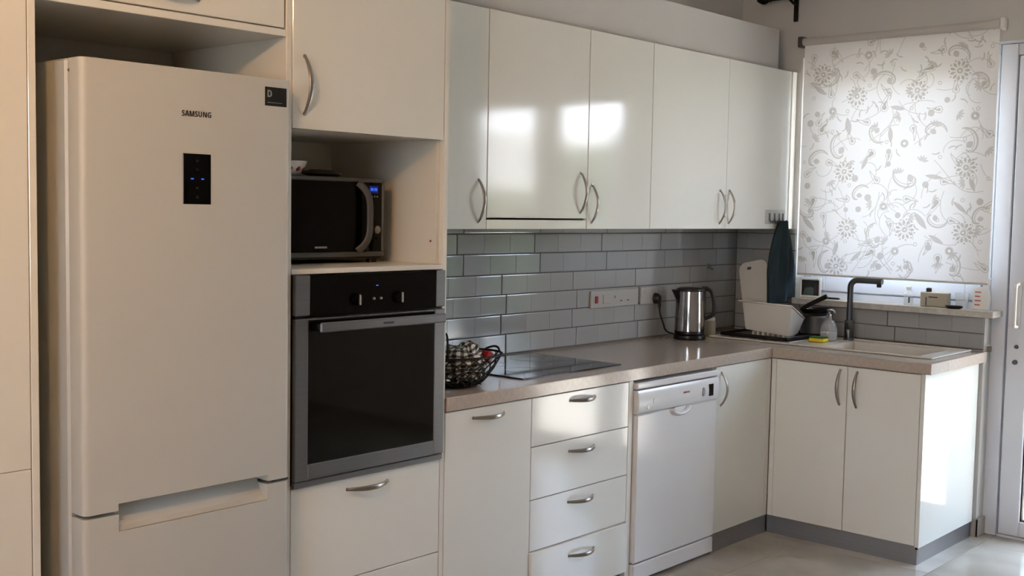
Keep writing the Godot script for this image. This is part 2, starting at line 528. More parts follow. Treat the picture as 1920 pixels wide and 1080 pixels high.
func leaf(parent: Node3D, z0: float, z1: float, y0: float, y1: float, st: float, bot: float, xf: float) -> void:
	var b := MB.new()
	b.span(Vector3(xf, y0, z0), Vector3(xf + 0.05, y1, z0 + st), 0.004)
	b.span(Vector3(xf, y0, z1 - st), Vector3(xf + 0.05, y1, z1), 0.004)
	b.span(Vector3(xf, y0, z0 + st), Vector3(xf + 0.05, y0 + bot, z1 - st), 0.004)
	b.span(Vector3(xf, y1 - st, z0 + st), Vector3(xf + 0.05, y1, z1 - st), 0.004)
	var s := part("sash", b, M.white_frame, parent)
	var g := MB.new()
	var q := 0.006
	for e in [[y0 + bot, y0 + bot + q], [y1 - st - q, y1 - st]]: g.span(Vector3(xf + 0.012, e[0], z0 + st), Vector3(xf + 0.04, e[1], z1 - st))
	for e in [[z0 + st, z0 + st + q], [z1 - st - q, z1 - st]]: g.span(Vector3(xf + 0.012, y0 + bot, e[0]), Vector3(xf + 0.04, y1 - st, e[1]))
	part("gasket", g, M.dark_gap, s)
	part("pane", bx(Vector3(xf + 0.024, y0 + bot, z0 + st), Vector3(xf + 0.028, y1 - st, z1 - st)), M.pane_glass, s)

func patio_openings() -> void:
	var xf := XW + 0.085
	var w := thing("window_1", "", "", Vector3(xf, 1.06, 0.25), "", "structure")
	var b := MB.new()
	b.span(Vector3(xf, 1.062, -0.235), Vector3(xf + 0.07, 1.098, 0.727), 0.003)
	b.span(Vector3(xf, 2.245, -0.235), Vector3(xf + 0.07, 2.30, 0.727), 0.003)
	b.span(Vector3(xf, 1.098, -0.235), Vector3(xf + 0.07, 2.245, -0.19), 0.003)
	b.span(Vector3(xf, 1.098, 0.69), Vector3(xf + 0.07, 2.245, 0.727), 0.003)
	part("frame", b, M.white_frame, w)
	# inner stop of the frame that the sash closes against
	var sb := MB.new()
	sb.span(Vector3(xf + 0.050, 1.090, -0.20), Vector3(xf + 0.066, 1.135, 0.70))
	sb.span(Vector3(xf + 0.050, 2.215, -0.20), Vector3(xf + 0.066, 2.255, 0.70))
	sb.span(Vector3(xf + 0.050, 1.135, -0.20), Vector3(xf + 0.066, 2.215, -0.160))
	sb.span(Vector3(xf + 0.050, 1.135, 0.660), Vector3(xf + 0.066, 2.215, 0.70))
	part("frame_stop", sb, M.white_frame, w)
	leaf(w, -0.186, 0.686, 1.103, 2.241, 0.075, 0.11, xf - 0.006)
	var d := thing("door_1", "", "", Vector3(xf, 0, 1.2), "", "structure")
	var f := MB.new()
	f.span(Vector3(xf - 0.004, 0, 0.731), Vector3(xf + 0.07, 2.298, 0.805), 0.003)
	f.span(Vector3(xf, 2.245, 0.805), Vector3(xf + 0.07, 2.298, 2.22), 0.003)
	f.span(Vector3(xf, 0, 2.185), Vector3(xf + 0.07, 2.245, 2.22), 0.003)
	f.span(Vector3(xf, -0.006, 0.805), Vector3(xf + 0.07, 0.010, 2.185), 0.002)
	part("frame", f, M.white_frame, d)
	var db := MB.new()
	db.span(Vector3(xf + 0.050, 0.005, 0.795), Vector3(xf + 0.066, 2.25, 0.835))
	db.span(Vector3(xf + 0.050, 0.005, 1.470), Vector3(xf + 0.066, 2.25, 1.524))
	db.span(Vector3(xf + 0.050, 0.005, 2.150), Vector3(xf + 0.066, 2.25, 2.19))
	db.span(Vector3(xf + 0.050, 2.215, 0.835), Vector3(xf + 0.066, 2.25, 2.15))
	db.span(Vector3(xf + 0.050, 0.005, 0.835), Vector3(xf + 0.066, 0.045, 2.15))
	part("frame_stop", db, M.white_frame, d)
	leaf(d, 0.8140, 1.495, 0.014, 2.24, 0.094, 0.072, xf - 0.006)
	var h := MB.new()
	h.span(Vector3(xf - 0.016, 0.985, 0.846), Vector3(xf - 0.006, 1.205, 0.872), 0.003)
	h.tube([Vector3(xf - 0.012, 1.195, 0.859), Vector3(xf - 0.05, 1.19, 0.859), Vector3(xf - 0.056, 1.17, 0.859), Vector3(xf - 0.056, 1.02, 0.859), Vector3(xf - 0.05, 1.0, 0.859), Vector3(xf - 0.012, 0.995, 0.859)], 0.009, 0.009, 10, Vector3.BACK)
	part("pull_handle", h, M.white_plastic, d)
	var k := MB.new()
	var side := Basis(Vector3(0, 1, 0), Vector3(-1, 0, 0), Vector3(0, 0, 1))
	k.lathe(Vector3(xf - 0.006, 0.902, 0.859), [[0.0, 0.010], [0.008, 0.009], [0.010, 0.0]], 16, Vector2.ONE, side)
	k.lathe(Vector3(xf - 0.006, 0.830, 0.856), [[0.0, 0.014], [0.010, 0.012], [0.012, 0.0]], 16, Vector2.ONE, side)
	part("lock", k, M.gunmetal, d)
	var d2 := thing("door_2", "", "", Vector3(xf, 0, 1.85), "", "structure")
	leaf(d2, 1.499, 2.181, 0.014, 2.24, 0.094, 0.072, xf - 0.006)
	# magnetic door catch on the end of the parapet
	var c := thing("door_catch", "small metal door catch on the end of the low window wall", "door catch", Vector3(XW + 0.04, 0.85, 0.742))
	part("plate", bx(Vector3(XW + 0.012, 0.868, 0.742), Vector3(XW + 0.06, 0.905, 0.748), 0.002), M.white_plastic, c)
	part("magnet", bx(Vector3(XW + 0.008, 0.872, 0.748), Vector3(XW + 0.030, 0.900, 0.766), 0.003), M.nickel, c)

func outdoors() -> void:
	var te := thing("terrace", "", "", Vector3(10, -0.1, 5), "", "structure")
	part("paving", bx(Vector3(3.6, -0.25, -20), Vector3(60, -0.02, 40)), M.terrace_stone, te)
	part("paving", bx(Vector3(-40, -0.25, -20), Vector3(-5.4, -0.02, 40)), M.terrace_stone, te)
	hedge(Vector3(8.6, 0, 4.80), Vector3(10.2, 2.25, 6.1), "tall clipped green hedge along the edge of the terrace", 1)
	hedge(Vector3(8.8, 0, 6.50), Vector3(10.2, 1.75, 10.5), "lower clipped green hedge continuing the tall one", 3)
	hedge(Vector3(5.8, 0, -2.6), Vector3(6.6, 1.0, 1.6), "low dark green hedge close to the patio door", 2)
	var w := thing("garden_wall", "grey rendered garden wall beside the tall hedge", "garden wall", Vector3(8.6, 0, 3.4))
	part("wall_block", bx(Vector3(8.4, -0.02, 2.0), Vector3(8.7, 2.35, 4.72), 0.01), M.render_grey, w)
	part("coping", bx(Vector3(8.35, 2.35, 1.95), Vector3(8.75, 2.41, 4.74), 0.01), M.render_white, w)
	var h := thing("neighbour_house", "white rendered house with a flat roof beyond the hedge", "house", Vector3(22, 0, 22))
	part("walls", bx(Vector3(18, -0.02, 15.4), Vector3(26, 3.15, 26)), M.render_white, h)
	part("flat_roof", bx(Vector3(17.8, 3.15, 15.2), Vector3(26.2, 3.35, 26.2), 0.02), M.render_white, h)
	for i in 3:
		part("window", bx(Vector3(17.96, 1.0, 19.6 + i * 2.2), Vector3(18.02, 2.2, 20.6 + i * 2.2), 0.01), M.photo_dark, h)

func hedge(lo: Vector3, hi: Vector3, label: String, sd: int) -> void:
	var f := FastNoiseLite.new()
	f.seed = sd; f.frequency = 2.2; f.fractal_octaves = 3
	var b := MB.new()
	var c := (lo + hi) * 0.5
	var h := (hi - lo) * 0.5
	var rows := 22
	var cols := 90
	var g := []
	for i in rows + 1:
		var row := []
		for j in cols:
			var a := TAU * j / cols
			var ph := lerpf(-PI / 2, PI / 2, float(i) / rows)
			var e := func(x: float, p: float) -> float: return signf(x) * pow(absf(x), p)
			var q := Vector3(e.call(cos(ph), 0.3) * e.call(cos(a), 0.35), e.call(sin(ph), 0.35), e.call(cos(ph), 0.3) * e.call(sin(a), 0.35))
			var p := c + q * h
			p += q.normalized() * (f.get_noise_3dv(p) * 0.16)
			p.y = maxf(p.y, -0.02)
			row.append(p)
		g.append(row)
	b.sheet(g, true)
	var t := thing("hedge", label, "hedge", Vector3(c.x, lo.y, c.z))
	part("foliage", b, M.hedge_leaf, t)

# ------------------------------------------------------------------ tall units
func tall_units() -> void:
	var t := thing("tall_cabinet", "tall cream gloss cabinet standing beside the fridge", "cabinet", Vector3(-1.05, 0, -0.3))
	part("side_panel", bx(Vector3(-0.757, 0.0, -0.58), Vector3(-0.738, 2.43, 0.0), 0.0015), M.lacquer, t)
	part("body", bx(Vector3(-1.36, 0.09, -0.58), Vector3(-0.7575, 2.43, -0.021)), M.carcass, t)
	door_z(t, -1.355, -0.759, 0.0865, 0.8582, 0.0)
	door_z(t, -1.355, -0.759, 0.8595, 2.425, 0.0)
	part("plinth", bx(Vector3(-1.36, 0, -0.06), Vector3(-0.757, 0.083, -0.045)), M.plinth_alu, t)
	# cabinet over the fridge
	var o := thing("bridge_cabinet", "cream gloss cabinet bridging the niche above the fridge", "cabinet", Vector3(-0.38, 1.965, -0.3))
	part("body", bx(Vector3(-0.7375, 1.985, -0.58), Vector3(-0.0245, 2.43, -0.021)), M.carcass, o)
	part("bottom_panel", bx(Vector3(-0.7375, 1.965, -0.58), Vector3(-0.0245, 1.9845, 0.0), 0.0012), M.lacquer, o)
	var d := door_z(o, -0.735, -0.030, 1.9885, 2.427, 0.0)
	bow(d, Vector3(-0.465, 2.026, 0), Vector3(-0.305, 2.026, 0), Vector3.BACK)
	# oven tower
	var w := thing("oven_tower", "tall cream cabinet tower housing microwave niche and built-in oven", "cabinet", Vector3(0.3, 0, -0.3))
	part("side_panel", bx(Vector3(-0.0235, 0, -0.58), Vector3(-0.004, 2.43, 0.0), 0.0012), M.carcass, w)
	part("side_panel", bx(Vector3(0.598, 0, -0.58), Vector3(0.6165, 2.43, 0.0), 0.0012), M.carcass, w)
	part("inner_batten", bx(Vector3(0.583, 1.3145, -0.034), Vector3(0.5975, 1.7155, -0.018), 0.001), M.carcass, w)
	part("upper_box", bx(Vector3(-0.0035, 1.728, -0.58), Vector3(0.5975, 2.43, -0.021)), M.carcass, w)
	part("niche_top", bx(Vector3(-0.0035, 1.7155, -0.58), Vector3(0.5975, 1.7275, -0.022), 0.001), M.carcass, w)
	part("niche_shelf", bx(Vector3(-0.0035, 1.2985, -0.58), Vector3(0.5975, 1.3140, 0.001), 0.001), M.carcass, w)
	part("back_panel", bx(Vector3(-0.0035, 1.3142, -0.58), Vector3(0.5975, 1.7153, -0.57)), M.carcass, w)
	part("oven_shelf", bx(Vector3(-0.0035, 0.655, -0.58), Vector3(0.5975, 0.678, -0.021)), M.carcass, w)
	part("drawer_box", bx(Vector3(-0.0035, 0.09, -0.58), Vector3(0.5975, 0.654, -0.021)), M.carcass, w)
	var ud := door_z(w, -0.0015, 0.5955, 1.7135, 2.427, 0.0)
	bow(ud, Vector3(0.040, 1.918, 0), Vector3(0.040, 1.757, 0), Vector3.BACK)
	var d1 := door_z(w, -0.0015, 0.5955, 0.3685, 0.676, 0.0, 0.019, null, "drawer")
	bow(d1, Vector3(0.208, 0.642, 0), Vector3(0.368, 0.642, 0), Vector3.BACK)
	door_z(w, -0.0015, 0.5955, 0.086, 0.3655, 0.0, 0.019, null, "drawer")
	part("plinth", bx(Vector3(-0.0235, 0, -0.06), Vector3(0.6165, 0.083, -0.045)), M.plinth_alu, w)
	var pin := MB.new()
	pin.lathe(Vector3(0.598, 1.388, -0.058), [[0.0, 0.004], [0.003, 0.003], [0.004, 0.0]], 10, Vector2.ONE, Basis(Vector3(0, 1, 0), Vector3(-1, 0, 0), Vector3(0, 0, 1)))
	part("shelf_pin", pin, M.brand_mark, w)

func rounded(x0: float, x1: float, z0: float, z1: float, r0: float, r1: float) -> PackedVector2Array:
	# plan outline with rounded front corners (r0 at x0, r1 at x1)
	var p := PackedVector2Array([Vector2(x0, z0), Vector2(x1, z0)])
	if r1 > 0:
		for i in 7:
			var a := PI / 2 * i / 6.0
			p.append(Vector2(x1 - r1 + r1 * cos(a), z1 - r1 + r1 * sin(a)))
	else: p.append(Vector2(x1, z1))
	if r0 > 0:
		for i in 7:
			var a := PI / 2 + PI / 2 * i / 6.0
			p.append(Vector2(x0 + r0 + r0 * cos(a), z1 - r0 + r0 * sin(a)))
	else: p.append(Vector2(x0, z1))
	return p

func plan(mb: MB, poly: PackedVector2Array, y0: float, y1: float) -> void:
	# u = x, w = z; x cross z points down
	mb.prism(poly, Vector3.RIGHT, Vector3.BACK, Vector3.ZERO, -y0, -y1)

func fridge() -> void:
	var t := thing("fridge", "tall white fridge freezer with a small dark display", "fridge", Vector3(-0.368, 0, -0.25))
	var x0 := -0.669
	var x1 := -0.067
	part("body", bx(Vector3(x0, 0.03, -0.56), Vector3(x1, 1.836, 0.005), 0.006), M.fridge_white, t)
	part("gasket", bx(Vector3(x0 + 0.018, 0.09, 0.005), Vector3(x1 - 0.018, 1.82, 0.018)), M.rubber, t)
	var zd := 0.017
	var zf := 0.081
	var R := 0.016
	var up := MB.new()
	plan(up, rounded(x0, x1, zd, zf, R, R), 0.758, 1.834)
	plan(up, rounded(x0, -0.581, zd, zf, R, 0), 0.7405, 0.758)
	plan(up, rounded(-0.139, x1, zd, zf, 0, R), 0.7405, 0.758)
	var ud := part("door", up, M.fridge_white, t)
	var lw := MB.new()
	plan(lw, rounded(x0, x1, zd, zf, R, R), 0.08, 0.688)
	plan(lw, rounded(x0, -0.580, zd, zf, R, 0), 0.688, 0.731)
	plan(lw, rounded(-0.141, x1, zd, zf, 0, R), 0.688, 0.731)
	var ld := part("freezer_door", lw, M.fridge_white, t)
	# finger recess between the two doors
	var rc := MB.new()
	var pts := []
	for i in 9:
		var s := i / 8.0
		pts.append([0.689 + 0.0685 * s, lerpf(0.078, 0.022, pow(s, 0.55))])
	for i in 8:
		rc.facet(Vector3(-0.581, pts[i][0], pts[i][1]), Vector3(-0.140, pts[i][0], pts[i][1]), Vector3(-0.140, pts[i + 1][0], pts[i + 1][1]), Vector3(-0.581, pts[i + 1][0], pts[i + 1][1]), Vector3(-0.36, 0.6, -0.3))
	part("finger_recess", rc, M.fridge_white, ld)
	part("hinge", bx(Vector3(x1 - 0.05, 0.7325, 0.02), Vector3(x1 + 0.002, 0.739, 0.076), 0.002), M.grey_plastic, t)
	part("foot", bx(Vector3(x0 + 0.02, 0.0, -0.03), Vector3(x0 + 0.06, 0.03, 0.005), 0.003), M.grey_plastic, t)
	part("foot", bx(Vector3(x1 - 0.06, 0.0, -0.03), Vector3(x1 - 0.02, 0.03, 0.005), 0.003), M.grey_plastic, t)
	part("foot", bx(Vector3(x0 + 0.02, 0.0, -0.53), Vector3(x1 - 0.02, 0.03, -0.49), 0.003), M.grey_plastic, t)
	var cap := MB.new()
	cap.lathe(Vector3(x0, 1.806, 0.022), [[0.0, 0.0025], [0.003, 0.002], [0.004, 0.0]], 10, Vector2.ONE, Basis(Vector3(0, 1, 0), Vector3(-1, 0, 0), Vector3(0, 0, 1)))
	part("screw_cap", cap, M.rubber, ud)
	words("SAMSUNG", 0.0195, 0.001, M.ink, ud, "lettering", Vector3(-0.361, 1.722, zf + 0.0006), Basis.from_scale(Vector3(0.92, 1.0, 1)))
	var dp := part("display", bx(Vector3(-0.401, 1.494, zf - 0.001), Vector3(-0.320, 1.622, zf + 0.0016), 0.001), M.black_glass, ud)
	for x in [-0.375, -0.345]: part("indicator", bx(Vector3(x - 0.004, 1.557, zf + 0.0014), Vector3(x + 0.004, 1.560, zf + 0.0022), 0.0003), M.blue_led, dp)
	for y in [1.604, 1.582, 1.535, 1.512]: part("icon", bx(Vector3(-0.364, y - 0.003, zf + 0.0014), Vector3(-0.357, y + 0.003, zf + 0.0018), 0.0002), M.black_plastic, dp)
	var st := part("sticker", bx(Vector3(-0.153, 1.761, zf - 0.001), Vector3(-0.083, 1.811, zf + 0.0008)), M.black_plastic, ud)
	M.ink.albedo_color = Color(0.13, 0.135, 0.14)
	words("D", 0.026, 0.0006, M.ink_pale, ud, "sticker_lettering", Vector3(-0.139, 1.793, zf + 0.0010))
	part("sticker_line", bx(Vector3(-0.146, 1.769, zf + 0.0007), Vector3(-0.098, 1.7705, zf + 0.0012)), M.ink_pale, ud)
	st.set_meta("label", "dark energy sticker")

func oven() -> void:
	var t := thing("oven", "built-in oven with steel frame and black glass door", "oven", Vector3(0.297, 0.679, -0.25))
	part("body", bx(Vector3(0.012, 0.682, -0.55), Vector3(0.584, 1.296, -0.003)), M.black_plastic, t)
	var zf := 0.018
	var e0 := 0.000
	var e1 := 0.5945
	# control panel
	for e in [[e0, 0.051], [0.5555, e1]]:
		part("panel_strip", bx(Vector3(e[0], 1.180, -0.003), Vector3(e[1], 1.2965, zf), 0.002), M.steel, t)
	var cp := part("control_panel", bx(Vector3(0.0515, 1.177, -0.003), Vector3(0.555, 1.2965, zf - 0.001), 0.002), M.black_glass, t)
	for x in [0.222, 0.391]:
		var k := MB.new()
		k.lathe(Vector3(x, 1.218, zf - 0.001), [[0.0, 0.014], [0.0165, 0.013], [0.0185, 0.010], [0.0185, 0.0]], 28, Vector2.ONE, Basis(Vector3(1, 0, 0), Vector3(0, 0, 1), Vector3(0, -1, 0)))
		var kn := part("knob", k, M.black_glass, cp)
		part("grip", bx(Vector3(x - 0.0038, 1.203, zf + 0.012), Vector3(x + 0.0038, 1.235, zf + 0.022), 0.002), M.nickel, kn)
	for x in [0.291, 0.319]:
		var k := MB.new()
		k.lathe(Vector3(x, 1.219, zf - 0.001), [[0.0, 0.004], [0.004, 0.0035], [0.005, 0.0]], 14, Vector2.ONE, Basis(Vector3(1, 0, 0), Vector3(0, 0, 1), Vector3(0, -1, 0)))
		part("button", k, M.nickel, cp)
	part("clock_display", bx(Vector3(0.300, 1.257, zf - 0.0005), Vector3(0.309, 1.2595, zf - 0.0002)), M.blue_led, cp)
	# door
	var d := MB.new()
	d.span(Vector3(e0, 0.700, -0.002), Vector3(0.0455, 1.172, zf), 0.002)
	d.span(Vector3(0.5495, 0.700, -0.002), Vector3(e1, 1.172, zf), 0.002)
	d.span(Vector3(0.0455, 0.700, -0.002), Vector3(0.5495, 0.746, zf), 0.002)
	d.span(Vector3(0.0455, 1.166, -0.002), Vector3(0.5495, 1.172, zf - 0.003), 0.001)
	var dr := part("door", d, M.steel, t)
	part("glass", bx(Vector3(0.0455, 0.746, zf - 0.006), Vector3(0.5495, 1.166, zf - 0.002)), M.smoke_glass, dr)
	var rk := MB.new()
	for i in 3: rk.tube([Vector3(0.07, 0.945 + i * 0.0, 0.004 - i * 0.001), Vector3(0.53, 0.945, 0.004 - i * 0.001)], 0.002, -1, 6)
	rk.span(Vector3(0.37, 0.935, 0.0), Vector3(0.48, 0.965, 0.006), 0.001)
	part("oven_rack", rk, M.nickel, dr)
	var h := MB.new()
	h.span(Vector3(0.068, 1.131, zf + 0.018), Vector3(0.574, 1.160, zf + 0.029), 0.004)
	for x in [0.085, 0.555]: h.span(Vector3(x - 0.008, 1.138, zf - 0.002), Vector3(x + 0.008, 1.154, zf + 0.019), 0.002)
	var hn := part("handle", h, M.steel, dr)
	part("maker_mark", bx(Vector3(0.305, 1.1425, zf + 0.0285), Vector3(0.347, 1.1485, zf + 0.0296)), M.ink, hn)
	part("bottom_trim", bx(Vector3(e0, 0.680, -0.003), Vector3(e1, 0.698, zf - 0.004), 0.002), M.steel, t)

func microwave() -> void:
	var Z := -0.20
	var t := thing("microwave", "black microwave oven with blue clock on the niche shelf", "microwave", Vector3(0.265, 1.314, -0.37))
	part("body", bx(Vector3(0.02, 1.326, -0.55), Vector3(0.512, 1.586, Z), 0.004), M.black_plastic, t)
	for x in [0.05, 0.47]:
		for z in [-0.5, Z - 0.03]: part("foot", bx(Vector3(x, 1.314, z), Vector3(x + 0.03, 1.327, z + 0.02), 0.002), M.black_plastic, t)
	var b := MB.new()
	b.span(Vector3(0.018, 1.574, Z), Vector3(0.514, 1.588, Z + 0.012), 0.003)
	b.span(Vector3(0.018, 1.335, Z), Vector3(0.514, 1.351, Z + 0.012), 0.003)
	b.span(Vector3(0.503, 1.351, Z), Vector3(0.514, 1.574, Z + 0.012), 0.003)
	part("bezel", b, M.grey_plastic, t)
	M.grey_plastic.albedo_color = Color(0.30, 0.30, 0.30)
	var d := part("door", bx(Vector3(0.020, 1.351, Z), Vector3(0.448, 1.574, Z + 0.010), 0.001), M.black_glass, t)
	var h := MB.new()
	var path := []
	for i in 15:
		var s := i / 14.0
		var k := pow(absf(2 * s - 1), 4.0)
		path.append(Vector3(0.4285 - 0.030 * k, lerpf(1.572, 1.353, s), Z + 0.012 + 0.026 * (1 - k)))
	h.tube(path, 0.013, 0.006, 12, Vector3.BACK)
	part("handle", h, M.grey_plastic, d)
	part("maker_mark", bx(Vector3(0.228, 1.3635, Z + 0.0095), Vector3(0.276, 1.3695, Z + 0.0106)), M.ink_pale, d)
	var p := part("control_panel", bx(Vector3(0.4485, 1.351, Z), Vector3(0.5025, 1.574, Z + 0.008), 0.001), M.black_glass, t)
	part("clock_display", bx(Vector3(0.449, 1.540, Z + 0.0078), Vector3(0.487, 1.564, Z + 0.0088)), M.blue_screen, p)
	for x in [0.4565, 0.4635, 0.4725, 0.4795]: part("clock_digit", bx(Vector3(x - 0.002, 1.547, Z + 0.0085), Vector3(x + 0.002, 1.557, Z + 0.0094)), M.blue_led, p)
	for x in [0.461, 0.472, 0.483]: part("button", bx(Vector3(x - 0.0025, 1.527, Z + 0.0078), Vector3(x + 0.0025, 1.531, Z + 0.009)), M.ink_pale, p)
	var k := MB.new()
	k.lathe(Vector3(0.476, 1.422, Z + 0.008), [[0.0, 0.014], [0.012, 0.013], [0.0135, 0.010], [0.0135, 0.0]], 24, Vector2.ONE, Basis(Vector3(1, 0, 0), Vector3(0, 0, 1), Vector3(0, -1, 0)))
	part("knob", k, M.nickel, p)
	# things kept on top of it
	var bo := thing("small_bowl", "small white bowl with a red pattern on top of the microwave", "bowl", Vector3(0.15, 1.586, -0.26))
	var c := Vector3(0.160, 1.5865, -0.275)
	var lb := MB.new()
	lb.lathe(c, [[0.0, 0.0], [0.045, 0.0], [0.062, 0.010], [0.075, 0.026], [0.082, 0.046], [0.079, 0.046], [0.071, 0.027], [0.056, 0.013], [0.0, 0.008]], 40)
	part("bowl_shell", lb, M.porcelain, bo)
	var band := MB.new()
	for i in 14:
		var a := TAU * i / 14.0
		var q := c + Vector3(cos(a) * 0.0715, 0.0215, sin(a) * 0.0715)
		band.lathe(q, [[0.0, 0.0025], [0.007, 0.0015], [0.0095, -0.001]], 10, Vector2.ONE, Basis(Vector3(-sin(a), 0, cos(a)), Vector3(cos(a), -0.7, sin(a)).normalized(), Vector3(cos(a) * 0.57, 0.82, sin(a) * 0.57)))
	part("red_motif", band, M.red, bo)
	var cl := thing("folded_cloth", "grey folded cloth lying on top of the microwave", "cloth", Vector3(0.32, 1.586, -0.3))
	var f := FastNoiseLite.new()
	f.seed = 4; f.frequency = 14.0
	var g := []
	for i in 13:
		var row := []
		for j in 28:
			var a := TAU * j / 28.0
			var ph := lerpf(-PI / 2, PI / 2, i / 12.0)
			var q := Vector3(0.34, 1.6005, -0.30) + Vector3(cos(ph) * cos(a) * 0.075, sin(ph) * 0.0125, cos(ph) * sin(a) * 0.05)
			q.y += f.get_noise_3dv(q) * 0.006
			q.y = maxf(q.y, 1.587)
			row.append(q)
		g.append(row)
	var cm := MB.new()
	cm.sheet(g, true)
	part("cloth_folds", cm, M.grey_plastic, cl)

# ------------------------------------------------------------------ base units
func base_units() -> void:
	var t := thing("base_cabinet", "white gloss base cabinet with one handle, below the wire basket", "cabinet", Vector3(0.83, 0, -0.3))
	part("body", bx(Vector3(0.6175, 0.085, -0.57), Vector3(1.0525, 0.828, -0.021)), M.carcass, t)
	var d := door_z(t, 0.6195, 1.0500, 0.065, 0.825, 0.0)
	bow(d, Vector3(0.752, 0.792, 0), Vector3(0.906, 0.792, 0), Vector3.BACK)
	part("plinth", bx(Vector3(0.6175, 0, -0.04), Vector3(1.0525, 0.08, -0.025)), M.plinth_alu, t)
	var u := thing("drawer_unit", "white gloss unit of four drawers below the hob", "drawers", Vector3(1.35, 0, -0.3))
	part("body", bx(Vector3(1.0535, 0.085, -0.57), Vector3(1.6345, 0.828, -0.021)), M.carcass, u)
	var ys := [[0.6485, 0.825, 0.793], [0.4555, 0.6455, 0.603], [0.2655, 0.4525, 0.411], [0.065, 0.2625, 0.209]]
	for i in 4:
		var z := 0.010 if i == 3 else 0.0
		var w := door_z(u, 1.0535, 1.6325, ys[i][0], ys[i][1], z, 0.019, null, "drawer")
		bow(w, Vector3(1.268, ys[i][2], z), Vector3(1.416, ys[i][2], z), Vector3.BACK)
	part("side_panel", bx(Vector3(1.6350, 0.0, -0.57), Vector3(1.6640, 0.828, 0.0), 0.0012), M.carcass, u)
	part("plinth", bx(Vector3(1.0535, 0, -0.04), Vector3(1.6345, 0.08, -0.025)), M.plinth_alu, u)
	dishwasher()
	var c := thing("corner_cabinet", "white gloss corner cabinet door beside the dishwasher", "cabinet", Vector3(2.5, 0, -0.3))
	part("body", bx(Vector3(2.2755, 0.085, -0.57), Vector3(2.772, 0.828, -0.021)), M.carcass, c)
	var cd := door_z(c, 2.278, 2.7210, 0.083, 0.825, 0.0)
	bow(cd, Vector3(2.317, 0.797, 0), Vector3(2.317, 0.653, 0), Vector3.BACK)
	part("corner_post", bx(Vector3(2.7225, 0.083, -0.02), Vector3(2.7525, 0.825, 0.0), 0.001), M.carcass, c)
	part("plinth", bx(Vector3(2.2755, 0, -0.02), Vector3(2.762, 0.081, -0.004)), M.plinth_alu, c)
	# worktop in two runs meeting in the corner
	var w := thing("worktop", "polished beige worktop running round the corner to the sink", "worktop", Vector3(1.9, 0.829, -0.3))
	part("slab", bx(Vector3(0.618, 0.829, -0.592), Vector3(2.744, 0.876, 0.008), 0.002), M.worktop, w)
	var s := MB.new()
	s.span(Vector3(2.7445, 0.829, -0.592), Vector3(2.93, 0.876, 0.757), 0.002)
	s.span(Vector3(2.93, 0.829, -0.592), Vector3(3.392, 0.876, 0.16), 0.0)
	s.span(Vector3(2.93, 0.829, 0.62), Vector3(3.392, 0.876, 0.757), 0.0)
	s.span(Vector3(3.27, 0.829, 0.16), Vector3(3.392, 0.876, 0.62), 0.0)
	part("sink_slab", s, M.worktop, w)
	part("wall_seal", bx(Vector3(0.618, 0.876, -0.592), Vector3(3.392, 0.8835, -0.5885)), M.rubber, w)
	# hob
	var h := thing("hob", "black glass ceramic hob set into the worktop", "hob", Vector3(1.4, 0.876, -0.33))
	part("glass_plate", bx(Vector3(1.10, 0.8762, -0.575), Vector3(1.70, 0.8815, -0.088), 0.002), M.hob_glass, h)
	for e in [[1.27, -0.23, 0.075], [1.54, -0.23, 0.09], [1.27, -0.45, 0.09], [1.54, -0.45, 0.075]]:
		var r := MB.new()
		r.lathe(Vector3(e[0], 0.8814, e[1]), [[e[2] - 0.0012, 0.0], [e[2] - 0.0012, 0.0004], [e[2] + 0.0012, 0.0004], [e[2] + 0.0012, 0.0]], 48)
		part("cooking_zone", r, M.grey_plastic, h)

